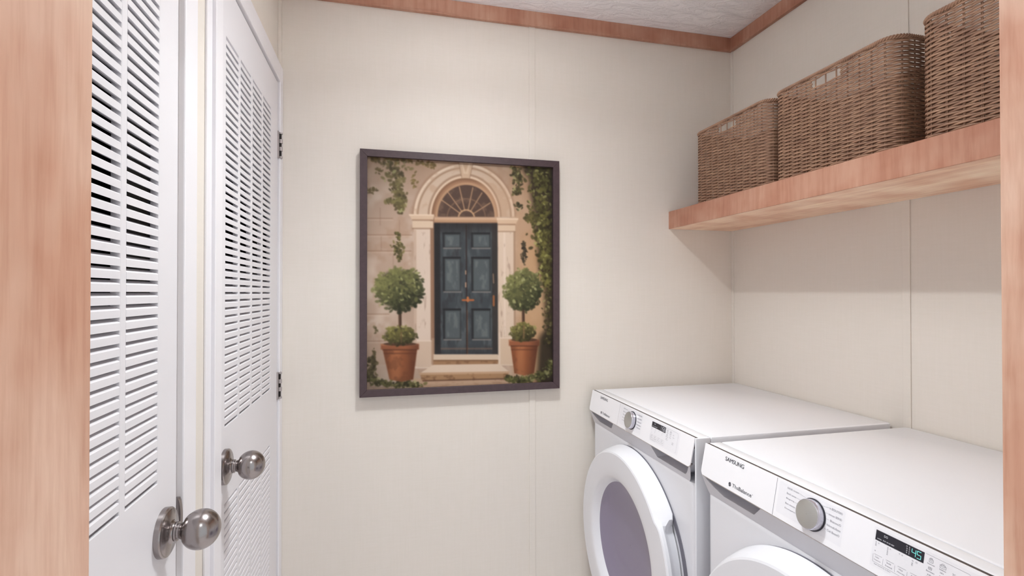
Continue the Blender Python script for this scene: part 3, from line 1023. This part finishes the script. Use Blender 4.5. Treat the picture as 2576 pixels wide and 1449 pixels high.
def canvas_object():
    img = paint_picture()
    lin = np.where(img <= .04045, img / 12.92, ((img + .055) / 1.055) ** 2.4) * PRINT_GAIN
    xs = np.linspace(IX0 - .003, IX1 + .003, GW); zs = np.linspace(IZ1 + .003, IZ0 - .003, GH)
    XX, ZZ = np.meshgrid(xs, zs)
    yy = YB - .0175
    co = np.c_[XX.ravel(), np.full(XX.size, yy), ZZ.ravel()].astype(np.float32)
    i = np.arange(GH - 1)[:, None] * GW + np.arange(GW - 1)[None, :]
    q = np.stack([i, i + GW, i + GW + 1, i + 1], -1).reshape(-1, 4)
    me = bpy.data.meshes.new('canvas')
    me.vertices.add(len(co)); me.vertices.foreach_set('co', co.ravel())
    me.loops.add(q.size); me.loops.foreach_set('vertex_index', q.ravel().astype(np.int32))
    me.polygons.add(len(q)); me.polygons.foreach_set('loop_start', (np.arange(len(q)) * 4).astype(np.int32))
    me.update(calc_edges=True)
    at = me.color_attributes.new('print', 'FLOAT_COLOR', 'POINT')
    at.data.foreach_set('color', np.c_[lin.reshape(-1, 3), np.ones(len(co))].astype(np.float32).ravel())
    # thin sides so the canvas has depth
    m, nt, b = new_mat('painting_print')
    an = N(nt, 'ShaderNodeVertexColor'); an.layer_name = 'print'
    nt.links.new(an.outputs['Color'], b.inputs['Base Color'])
    b.inputs['Roughness'].default_value = .6
    b.inputs['Specular IOR Level'].default_value = .25
    v = coords(nt, (900, 900, 900))
    bump(nt, b, noise(nt, v, 1.0, 2), .1, .0003)
    return mesh_obj('canvas', me, m, pic)
PRINT_GAIN = 0.76
canvas_object()

# ------------------------------------------------------------------ washer and dryer
PA = Vector((.790, 0, .985)); PB = Vector((.775, 0, .908))
PDN = (PB - PA).normalized()                  # down along the control panel
PNR = Vector((PDN.z, 0, -PDN.x)); PNR = PNR if PNR.x < 0 else -PNR    # out of the panel
PW, PH_ = .686, .0785

TEXT_JOBS = []
def text_mesh(body):
    cu = bpy.data.curves.new('txt', 'FONT')
    cu.body = body
    cu.size = 1.0
    cu.resolution_u = 3
    o = bpy.data.objects.new('txt', cu); link(o)
    dg = bpy.context.evaluated_depsgraph_get()
    dg.update()
    me = bpy.data.meshes.new_from_object(o.evaluated_get(dg))
    bpy.data.objects.remove(o); bpy.data.curves.remove(cu)
    return me

TCACHE = {}
def text_verts(body):
    if body not in TCACHE:
        me = text_mesh(body)
        v = np.array([tuple(p.co) for p in me.vertices]); f = [tuple(p.vertices) for p in me.polygons]
        TCACHE[body] = (v, f); bpy.data.meshes.remove(me)
    return TCACHE[body]

def make_machine(yl, name, label, display, teal):
    yr = yl - PW
    yc = (yl + yr) / 2
    root = empty(name, (1.10, yc, 0))
    tag(root, label, name.replace('_', ' ') if False else ('washing machine' if name == 'washing_machine' else 'clothes dryer'))
    W = MATS['appliance_white']
    def P(s, t, off=0.0):
        q = PA + PDN * t + PNR * off
        return (q.x, yl - s, q.z)
    ZD, RO = .540, .316
    x_front, x_body, x_back = .790, .816, 1.438
    # ---- cabinet shell: sides, back, bottom
    def footprint(x0, x1, y0, y1, r, n=6):
        pts = []
        for (cx, cy, a0) in ((x0 + r, y0 + r, math.pi), (x1 - r, y0 + r, 1.5 * math.pi), (x1 - r, y1 - r, 0), (x0 + r, y1 - r, .5 * math.pi)):
            for i in range(n + 1):
                t = a0 + .5 * math.pi * i / n
                pts.append((cx + r * math.cos(t), cy + r * math.sin(t)))
        return pts
    sh_ = []
    rear = [p for p in footprint(x_body - .02, x_back, yr - .006, yl - .002, .012)]
    k0 = [p for p in rear if p[0] > x_body - .001]
    pts = [(x_body - .002, yr - .006)] + k0 + [(x_body - .002, yl - .002)]
    v = [(a, b, z) for z in (.02, .9625) for a, b in pts]
    n = len(pts)
    f = [(i, i + 1, n + i + 1, n + i) for i in range(n - 1)] + [tuple(range(n))[::-1]]
    me = from_pd('cabinet', v, f); shade_auto(me, .5)
    mesh_obj('cabinet', me, W, root)
    # ---- front skin: a relief with rounded upright edges, finger pockets under the control panel and a porthole
    EX = .006
    ys_ = sorted(set([0, .0008, .002, .004, .007, .011, .016, .022] + list(np.linspace(.028, PW - .024, 104)) + [PW + EX - q for q in (0, .0008, .002, .004, .0058, .0068, .011, .016, .022)]))
    zs_ = list(np.linspace(.02, .80, 66)) + list(np.linspace(.812, .8615, 6)) + [.8621, .868, .8741, .92, .963]
    pockets = [(.006, .215), (.470, .680)]
    def depth(s, z):
        x = x_front
        e = min(s, PW + EX - s)
        r = .026
        if e < r: x += r - math.sqrt(max(0, r * r - (r - e) ** 2))
        if z > .862 and s < PW - .0005:
            x += .045 * min(1, (z - .862) / .012)
        return x
    V_ = []; F_ = []
    ns, nz = len(ys_), len(zs_)
    for z in zs_:
        for s in ys_:
            V_.append((depth(s, z), yl - s, z))
    for j in range(nz - 1):
        for i in range(ns - 1):
            cyy = yl - (ys_[i] + ys_[i + 1]) / 2; czz = (zs_[j] + zs_[j + 1]) / 2
            if math.hypot(cyy - yc, czz - ZD) < .225: continue
            a = j * ns + i
            F_.append((a, a + 1, a + ns + 1, a + ns))
    me = from_pd('front_skin', V_, F_, smooth=True)
    bm = bmesh.new(); bm.from_mesh(me)
    bmesh.ops.delete(bm, geom=[q for q in bm.verts if not q.link_faces], context='VERTS')
    bmesh.ops.recalc_face_normals(bm, faces=list(bm.faces))
    bm.to_mesh(me); bm.free()
    mesh_obj('front_skin', me, W, root)
    # ---- grey grip band slanting back below the panel, with two finger pockets
    bs_ = sorted(set(list(np.linspace(.0015, PW - .0015, 460))))
    nb = 44
    gv = []; gf = []
    for k in range(nb + 1):
        for s in bs_:
            e1 = max(0, min(1, (s - .0015) / .020)); e2 = max(0, min(1, (PW - .0015 - s) / .030))
            h = (1 - (1 - e1) ** 2) * (e2 * (2 - e2))
            w = k / nb
            z = .9095 - .0500 * h * w
            x = .7770 + .0142 * h * w
            for (a, b, zb) in ((.010, .215, .62), (.470, .676, .66)):
                if a < s < b:
                    q = max(0, min(1, (s - a) / .070)) ** .6 * max(0, min(1, (b - s) / .035)) if a < .3 else max(0, min(1, (s - a) / .030)) * max(0, min(1, (b - s) / .030)) ** .6
                    t = max(0, min(1, (zb * q - w) / .09))
                    x += .034 * t * t * (3 - 2 * t)
            gv.append((x, yl - s, z))
    nbs = len(bs_)
    for k in range(nb):
        for i in range(nbs - 1):
            a = k * nbs + i
            gf.append((a, a + nbs, a + nbs + 1, a + 1))
    me = from_pd('grip_band', gv, gf)
    bm = bmesh.new(); bm.from_mesh(me); bmesh.ops.recalc_face_normals(bm, faces=list(bm.faces)); bm.to_mesh(me); bm.free(); shade_auto(me, .5)
    mesh_obj('grip_band', me, MATS['grip_grey'], root)
    # ---- lid: main sheet and narrow front strip
    def lid(nm, x0, x1, y0, y1, z0, z1, rads, mat):
        rf, rb = rads
        pts = []
        for (cx, cy, a0, r) in ((x0 + rf, y0 + rf, math.pi, rf), (x1 - rb, y0 + rb, 1.5 * math.pi, rb), (x1 - rb, y1 - rb, 0, rb), (x0 + rf, y1 - rf, .5 * math.pi, rf)):
            for i in range(7):
                t = a0 + .5 * math.pi * i / 6
                pts.append((cx + r * math.cos(t), cy + r * math.sin(t)))
        n = len(pts)
        prof = [(0, 0), (0, z1 - z0 - .004), (.0012, z1 - z0 - .0012), (.004, z1 - z0)]
        cxm, cym = (x0 + x1) / 2, (y0 + y1) / 2
        v = []
        for ins, dz in prof:
            for (a, b) in pts:
                ux = -1 if a < x0 + rf + 1e-6 else (1 if a > x1 - rb - 1e-6 else 0)
                uy = -1 if b < y0 + max(rf, rb) else (1 if b > y1 - max(rf, rb) else 0)
                v.append((a - ux * ins, b - uy * ins, z0 + dz))
        f = []
        for k in range(len(prof) - 1):
            for i in range(n):
                j = (i + 1) % n
                f.append((k * n + i, k * n + j, (k + 1) * n + j, (k + 1) * n + i))
        f.append(tuple((len(prof) - 1) * n + i for i in range(n)))
        f.append(tuple(range(n))[::-1])
        me = from_pd(nm, v, f); shade_auto(me, .45)
        return mesh_obj(nm, me, mat, root)
    lid('lid', .8345, x_back, yr - .0062, yl, .9625, .985, (.003, .012), W)
    lid('lid_front_strip', .7998, .8340, yr - .0006, yl, .9625, .9848, (.002, .002), W)
    # ---- control panel with rounded lower corners
    pts = [(0, 0), (PW, 0)]
    rc = .012
    for i in range(7):
        t = .5 * math.pi * i / 6
        pts.append((PW - rc + rc * math.cos(t), PH_ - rc + rc * math.sin(t)))
    for i in range(7):
        t = .5 * math.pi * (1 + i / 6)
        pts.append((rc + rc * math.cos(t), PH_ - rc + rc * math.sin(t)))
    n = len(pts)
    v = [P(s, t, 0) for s, t in pts] + [P(s, t, -.0028) for s, t in pts]
    f = [tuple(range(n)), tuple(range(n, 2 * n))[::-1]] + [(i, n + i, n + (i + 1) % n, (i + 1) % n) for i in range(n)]
    me = from_pd('control_panel', v, f)
    bm = bmesh.new(); bm.from_mesh(me)
    bmesh.ops.recalc_face_normals(bm, faces=list(bm.faces))
    front = max(bm.faces, key=lambda q: -q.calc_center_median().x)
    bmesh.ops.bevel(bm, geom=list(front.edges), offset=.0011, segments=2, affect='EDGES')
    bm.to_mesh(me); bm.free(); shade_auto(me, .4)
    panel = mesh_obj('control_panel', me, MATS['panel_white'], root)
    # dark seam between lid and panel
    box_obj('seam', (.7915, .8004, yr + .0006, yl - .0006, .955, .9838), MATS['appliance_gap'], root)
    box_obj('side_cheek', (.7885, .8336, yr - .0066, yr - .0008, .02, .9848), W, root, .0028, 4)
    # filler behind the panel closing the space above the pockets
    box_obj('panel_carrier', (.7925, .850, yr + .002, yl - .002, .9120, .9560), W, root)
    # chrome strip along the lower edge of the panel
    st_ = [(s, t) for s, t in pts[2:]]
    st_ = st_ + [(0, PH_ - rc - .004)]
    v = []; f = []
    for i, (s, t) in enumerate(st_):
        a = st_[max(0, i - 1)]; b = st_[min(len(st_) - 1, i + 1)]
        tx, ty = b[0] - a[0], b[1] - a[1]; l = math.hypot(tx, ty); nx_, ny_ = ty / l, -tx / l
        cxs, cys = s - PW / 2, t - .03
        if nx_ * cxs + ny_ * cys < 0 and (abs(nx_) > .5 or ny_ < 0): nx_, ny_ = -nx_, -ny_
        if ny_ < -.01: nx_, ny_ = -nx_, -ny_
        for (o1, o2) in ((0.0002, -.0010), (.0014, -.0010), (.0014, -.0060), (0.0002, -.0060)):
            v.append(P(s + nx_ * o1, t + ny_ * o1, o2))
    m = len(st_)
    for i in range(m - 1):
        for k in range(4):
            f.append((i * 4 + k, i * 4 + (k + 1) % 4, (i + 1) * 4 + (k + 1) % 4, (i + 1) * 4 + k))
    me = from_pd('chrome_strip', v, f)
    bm = bmesh.new(); bm.from_mesh(me); bmesh.ops.recalc_face_normals(bm, faces=list(bm.faces)); bm.to_mesh(me); bm.free()
    mesh_obj('chrome_strip', me, MATS['chrome'], panel)
    # ---- prints
    def pr_rect(mb, s0, s1, t0, t1, off=.0003):
        mb.add([P(s0, t0, off), P(s1, t0, off), P(s1, t1, off), P(s0, t1, off)], [(0, 3, 2, 1)])
    def pr_line(mb, s0, t0, s1, t1, w=.0003, off=.0003):
        l = math.hypot(s1 - s0, t1 - t0); nx_, ny_ = -(t1 - t0) / l * w / 2, (s1 - s0) / l * w / 2
        mb.add([P(s0 + nx_, t0 + ny_, off), P(s1 + nx_, t1 + ny_, off), P(s1 - nx_, t1 - ny_, off), P(s0 - nx_, t0 - ny_, off)], [(0, 1, 2, 3)])
    def pr_text(mb, body, s0, s1, t0, t1, off=.0003):
        v, f = text_verts(body)
        mn, mx = v.min(0), v.max(0)
        w, h = mx[0] - mn[0], mx[1] - mn[1]
        vv = [P(s0 + (p[0] - mn[0]) / w * (s1 - s0), t1 - (p[1] - mn[1]) / h * (t1 - t0), off) for p in v]
        mb.add(vv, f)
    def pr_bold(mb, body, s0, s1, t0, t1, d=.00035):
        for k in (-1, 0, 1): pr_text(mb, body, s0 + k * d, s1 + k * d, t0, t1, .0003 + .00002 * k)
    mb = MB(); pr_rect(mb, .4665, .6220, .0050, .0670, .00012); pr_rect(mb, .2560, .4100, .0050, .0670, .00012)
    mesh_obj('print_film', mb.mesh('print_film'), MATS['print_film'], panel)
    mb = MB(); pr_bold(mb, 'SAMSUNG', .0828, .1475, .0085, .0178)
    mesh_obj('brand_lettering', mb.mesh('brand_lettering'), MATS['print_dark'], panel)
    mb = MB()
    pr_text(mb, 'Ths', .1195, .1400, .0600, .0680); pr_bold(mb, 'Balance', .1415, .1835, .0598, .0680, .0002); pr_text(mb, 'o', .1855, .1875, .0600, .0620)
    for k in range(24):      # round badge with a pale slash
        t0, t1 = 2 * math.pi * k / 24, 2 * math.pi * (k + 1) / 24
        if math.cos((t0 + t1) / 2 + .45) ** 2 > .96: continue
        c = (.1108, .0648)
        mb.add([P(c[0], c[1], .0003), P(c[0] + .0044 * math.cos(t0), c[1] + .0047 * math.sin(t0), .0003), P(c[0] + .0044 * math.cos(t1), c[1] + .0047 * math.sin(t1), .0003)], [(0, 2, 1)])
    mesh_obj('slogan_lettering', mb.mesh('slogan_lettering'), MATS['print_dark'], panel)
    mb = MB(); pr_line(mb, .2480, .0015, .2485, .0772, .0008)
    DC = (.3445, .0375)
    left = [('EADIE mnmnn', .2774, .3064, .0102), ('Bedd sonsn', .2774, .3015, .0206), ('Bbagrong', .2776, .2981, .0305), ('Bon mcncn', .2772, .3024, .0402), ('Dromparsn', .2773, .3049, .0500)]
    right = [('le BEDUITEIIO', .3782, .4056, .0100), ('mncast BEIND', .3780, .4059, .0206), ('BIzzonciO', .3829, .4057, .0306), ('Inlonabdzeo', .3773, .4062, .0400), ('Ciel BozstO', .3789, .4054, .0490)]
    for b_, s0, s1, t0 in left:
        pr_text(mb, b_, s0, s1, t0 - .0004, t0 + .0030)
        pr_line(mb, s1 + .0012, t0 + .0015, .324, t0 + .0017 + (DC[1] - t0) * .08, .0003)
    for b_, s0, s1, t0 in right:
        pr_text(mb, b_, s0, s1, t0 - .0004, t0 + .0034)
        pr_line(mb, s0 - .0014, t0 + .0017, .362, t0 + .0018 + (DC[1] - t0) * .08, .0003)
    mesh_obj('dial_lettering', mb.mesh('dial_lettering'), MATS['print_grey'], panel)
    # ---- dial
    dial = empty('dial', (0, 0, 0)); dial.parent = root
    dial.location = Vector(P(DC[0], DC[1])) - Vector(root.location)
    def dlathe(nm, prof, mat):
        me = lathe(nm, prof, (0, 0, 0), axis='X', n=56)
        rot = Vector((1, 0, 0)).rotation_difference(PNR).to_matrix().to_4x4()
        me.transform(Matrix.Translation(Vector(P(DC[0], DC[1]))) @ rot)
        return mesh_obj(nm, me, mat, dial)
    dlathe('dial_base', [(.0002, .0294), (.0020, .0294), (.0020, .001)], MATS['display_black'])
    dlathe('dial_rim', [(.0022, .0276), (.0090, .0274), (.0130, .0270), (.0143, .0262), (.0146, .0254)], MATS['dial_side'])
    dlathe('dial_face', [(.0146, .0254), (.0150, .0247), (.0150, .0003)], MATS['dial_face'])
    # ---- display
    mb = MB(); pr_rect(mb, .4700, .5480, .0090, .0252, .0003)
    disp = mesh_obj('display', mb.mesh('display'), MATS['display_black'], root)
    mb = MB()
    pr_line(mb, .4845, .0125, .4845, .0155, .0004, .0006); pr_text(mb, 'DO', .4844, .4905, .0122, .0157, .0006)
    pr_text(mb, 'sanitize', .4736, .4809, .0206, .0226, .0006)
    for q, wd in ((.4832, .0018), (.4856, .0024), (.4894, .0030), (.4932, .0028), (.4970, .0050)): pr_text(mb, 'HEM', q, q + wd, .0204, .0224, .0006)
    pr_text(mb, 'O', .5205, .5225, .0111, .0133, .0006); pr_text(mb, 'a:', .5250, .5264, .0112, .0140, .0006)
    for q in range(3): pr_text(mb, 'mx', .5212 + .0001 * q, .5230, .0146 + .003 * q, .0164 + .003 * q, .0006); pr_text(mb, 'sn', .5252, .5266, .0150 + .003 * q, .0168 + .003 * q, .0006)
    mesh_obj('display_symbols', mb.mesh('display_symbols'), MATS['display_white'], disp)
    # seven segment figures
    mb = MB()
    SEG = {'4': 'fgbc', '5': 'afgcd', '1': 'bc', '8': 'abcdefg'}
    x = .5298 if len(display) == 2 else .5256
    wdt, gap_ = (.0058, .0022) if len(display) == 2 else (.0050, .0020)
    t0, t1 = .0118, .0222
    for ch in display:
        tm = (t0 + t1) / 2; w_ = .00085
        L_ = {'a': (x, t0, x + wdt, t0), 'b': (x + wdt, t0, x + wdt, tm), 'c': (x + wdt, tm, x + wdt, t1), 'd': (x, t1, x + wdt, t1), 'e': (x, tm, x, t1), 'f': (x, t0, x, tm), 'g': (x, tm, x + wdt, tm)}
        for k in SEG[ch]: pr_line(mb, *L_[k], w_, .0006)
        x += wdt + gap_
    mesh_obj('display_digits', mb.mesh('display_digits'), MATS['display_teal'] if teal else MATS['display_white'], disp)
    # ---- printed touch keys
    mb = MB()
    words = [('Color', 'Tomperowe'), ('Stcitd', 'Kronicicsk'), ('VIcir', 'Hancity'), ('Rincn', 'Lcvrel'), ('Soct', 'Ogtion')]
    for k, (w1, w2) in enumerate(words[:4]):
        s = .4702 + k * .0198
        pr_line(mb, s + .0018, .0478, s + .0152, .0476, .0004); pr_line(mb, s + .0172, .0490, s + .0176, .0590, .0003)
        pr_text(mb, w1, s + .0036, s + .0108, .0500, .0525); pr_text(mb, w2, s + .0022, s + .0138, .0548, .0574)
    pr_line(mb, .4699, .0481, .4707, .0601, .0003); pr_line(mb, .4707, .0601, .5480, .0612, .0003)
    pr_text(mb, 'Wash Control Op. to Hours', .4733, .5018, .0618, .0640)
    for (s, t) in ((.4722, .0286), (.4768, .0288), (.4723, .0314), (.4723, .0338), (.4725, .0425), (.4925, .0284), (.4926, .0310), (.4926, .0338), (.4926, .0364), (.4926, .0390), (.5117, .0289), (.5160, .0291), (.5324, .0291), (.5322, .0330), (.5320, .0355)):
        pr_text(mb, '*' if t < .028 else 'm', s - .0008, s + .0010, t - .0009, t + .0009)
    pr_text(mb, 'OX', .4956, .4980, .0278, .0298); pr_text(mb, 'CO', .5368, .5400, .0280, .0302)
    # symbols on the right with their captions
    def icon_box(s0, s1, t0, t1):
        for q in ((s0, t0, s1, t0), (s1, t0, s1, t1), (s1, t1, s0, t1), (s0, t1, s0, t0)): pr_line(mb, *q, .0004)
    icon_box(.5556, .5612, .0140, .0188); pr_line(mb, .5572, .0126, .5572, .0176, .0004); pr_line(mb, .5592, .0126, .5592, .0176, .0004); pr_line(mb, .5566, .0126, .5600, .0126, .0004)
    pr_text(mb, 'Smartcest', .5533, .5641, .0204, .0224)
    icon_box(.5559, .5606, .0258, .0292); pr_line(mb, .5559, .0275, .5606, .0275, .0004); pr_line(mb, .5582, .0258, .5582, .0292, .0004)
    pr_text(mb, 'Beocnwens', .5531, .5648, .0310, .0332)
    icon_box(.5708, .5792, .0152, .0192); icon_box(.5724, .5776, .0140, .0170); pr_text(mb, 'CO', .5732, .5766, .0122, .0134)
    pr_text(mb, 'Saddtme', .5705, .5796, .0206, .0226)
    pr_text(mb, 'rn', .5556, .5606, .0362, .0386); pr_text(mb, 'HN', .5722, .5768, .0250, .0272)
    pr_text(mb, 'TUnning', .5540, .5640, .0400, .0424); pr_text(mb, 'Aldora', .5712, .5790, .0300, .0324)
    pr_text(mb, 'TG', .5880, .5925, .0190, .0222); pr_text(mb, 'Delay', .5880, .5960, .0260, .0284); pr_text(mb, 'Smart', .5880, .5960, .0400, .0424); pr_text(mb, 'Start', .5880, .5960, .0440, .0464)
    for (a, b_, c, d) in ((.5500, .0092, .5860, .0092), (.5859, .0093, .6005, .0094), (.6005, .0094, .6090, .0096), (.6090, .0096, .6130, .0130), (.6130, .0130, .6130, .0600), (.6130, .0600, .6090, .0640)): pr_line(mb, a, b_, c, d, .0003)
    mesh_obj('key_print', mb.mesh('key_print'), MATS['print_grey'], panel)
    # ---- porthole door
    door = empty('porthole_door', (0, 0, 0)); door.parent = root
    door.location = Vector((.76, yc, ZD)) - Vector(root.location)
    NA = 144
    def grip(i):
        t = 2 * math.pi * i / NA                  # angle from +Y towards +Z
        d = abs(math.atan2(math.sin(t - math.pi), math.cos(t - math.pi)))
        g = 1 - (d - math.radians(33)) / math.radians(6)
        g = max(0, min(1, g)); return g * g * (3 - 2 * g)
    base = [(.7570, .1980), (.7470, .2040), (.7380, .2120), (.7340, .2170), (.7322, .2230), (.7312, .2400), (.7304, .2700), (.7304, .2880), (.7304, .2945), (.7330, .2990), (.7352, .3002), (.7500, .3075), (.7740, .3148), (.7830, .3168), (.7862, .3150), (.7880, .3000)]
    gr_ = [(.7570, .1980), (.7470, .2040), (.7380, .2120), (.7340, .2170), (.7322, .2230), (.7312, .2400), (.7304, .2750), (.7304, .3040), (.7304, .3090), (.7330, .3130), (.7352, .3138), (.7450, .3130), (.7520, .3060), (.7600, .2960), (.7700, .2900), (.7870, .2860)]
    v = []; f = []
    for (b0, g0) in zip(base, gr_):
        for i in range(NA):
            g = grip(i); t = 2 * math.pi * i / NA
            x = b0[0] * (1 - g) + g0[0] * g; r = b0[1] * (1 - g) + g0[1] * g
            v.append((x, yc + r * math.cos(t), ZD + r * math.sin(t)))
    for k in range(len(base) - 1):
        for i in range(NA):
            j = (i + 1) % NA
            f.append((k * NA + i, k * NA + j, (k + 1) * NA + j, (k + 1) * NA + i))
    me = from_pd('door_ring', v, f, smooth=True)
    bm = bmesh.new(); bm.from_mesh(me); bmesh.ops.recalc_face_normals(bm, faces=list(bm.faces)); bm.to_mesh(me); bm.free(); shade_auto(me, .42)
    mesh_obj('door_ring', me, MATS['ring_grey'] if False else W, door)
    gm = lathe('door_glass', [(.7560, .1990), (.7575, .190), (.762, .175), (.768, .150), (.773, .110), (.776, .060), (.777, .001)], (0, yc, ZD), n=72, ang=1.0)
    if sum(p.normal.x for p in gm.polygons) > 0: gm.flip_normals()
    mesh_obj('door_glass', gm, MATS['tinted_door_glass'], door)
    mesh_obj('door_gap_ring', lathe('door_gap_ring', [(.7874, .300), (.7874, .3158), (.7898, .3158), (.7898, .300)], (0, yc, ZD), n=96), MATS['gasket_gap_grey'], root)  # grey ring stands in for the shaded gap behind the door
    mesh_obj('gasket', lathe('gasket', [(.786, .235), (.800, .215), (.835, .212), (.850, .225)], (0, yc, ZD), n=72), MATS['gasket_gap_grey'], root)
    drum = mesh_obj('drum', lathe('drum', [(.845, .200), (.850, .262), (1.27, .262), (1.28, .250), (1.285, .001)], (0, yc, ZD), n=72), MATS['drum_steel'], root)
    for q in range(3):
        t = math.radians(80 + 120 * q)
        c, s_ = math.cos(t), math.sin(t)
        pr = [(-.030, .262), (-.012, .222), (.012, .222), (.030, .262)]
        vv = [(x, yc + rr_ * c - w_ * s_, ZD + rr_ * s_ + w_ * c) for x in (.87, 1.26) for (w_, rr_) in pr]
        me = from_pd('paddle', vv, [(0, 1, 5, 4), (1, 2, 6, 5), (2, 3, 7, 6), (0, 3, 2, 1), (4, 5, 6, 7)])
        mesh_obj('paddle', me, MATS['drum_steel'], drum)
    for (dx, dy) in ((.86, yl - .05), (.86, yr + .05), (1.40, yl - .05), (1.40, yr + .05)):
        mesh_obj('foot', lathe('foot', [(0, .001), (0, .022), (.012, .022), (.012, .012), (.022, .012), (.022, .001)], (dx, dy, 0), axis='Z', n=20), MATS['appliance_gap'], root)
    return root

make_machine(1.886, 'clothes_dryer', 'white front-loading dryer in the corner, with white figures on its display', '158', False)
make_machine(1.1527, 'washing_machine', 'white front-loading washer beside the wood jamb, teal 45 on its display', '45', True)

# ------------------------------------------------------------------ ceiling lamps above the frame
for (lx, ly, lz), lab in ((LAMP, 'round semi-flush ceiling lamp above the laundry room'), (HALL_LAMP, 'round semi-flush ceiling lamp in the hall')):
    L = empty('ceiling_lamp', (lx, ly, ZC))
    tag(L, lab, 'lamp')
    mesh_obj('lamp_stem', lathe('lamp_stem', [(0, .001), (0, .050), (-.010, .046), (-.014, .012), (lz - ZC + .018, .012)], (lx, ly, ZC), axis='Z', n=32), MATS['lamp_metal'], L)
    mesh_obj('lamp_plate', lathe('lamp_plate', [(lz - ZC + .012, .001), (lz - ZC + .012, .205), (lz - ZC + .015, .208), (lz - ZC + .018, .205), (lz - ZC + .018, .001)], (lx, ly, ZC), axis='Z', n=48), MATS['lamp_metal'], L)
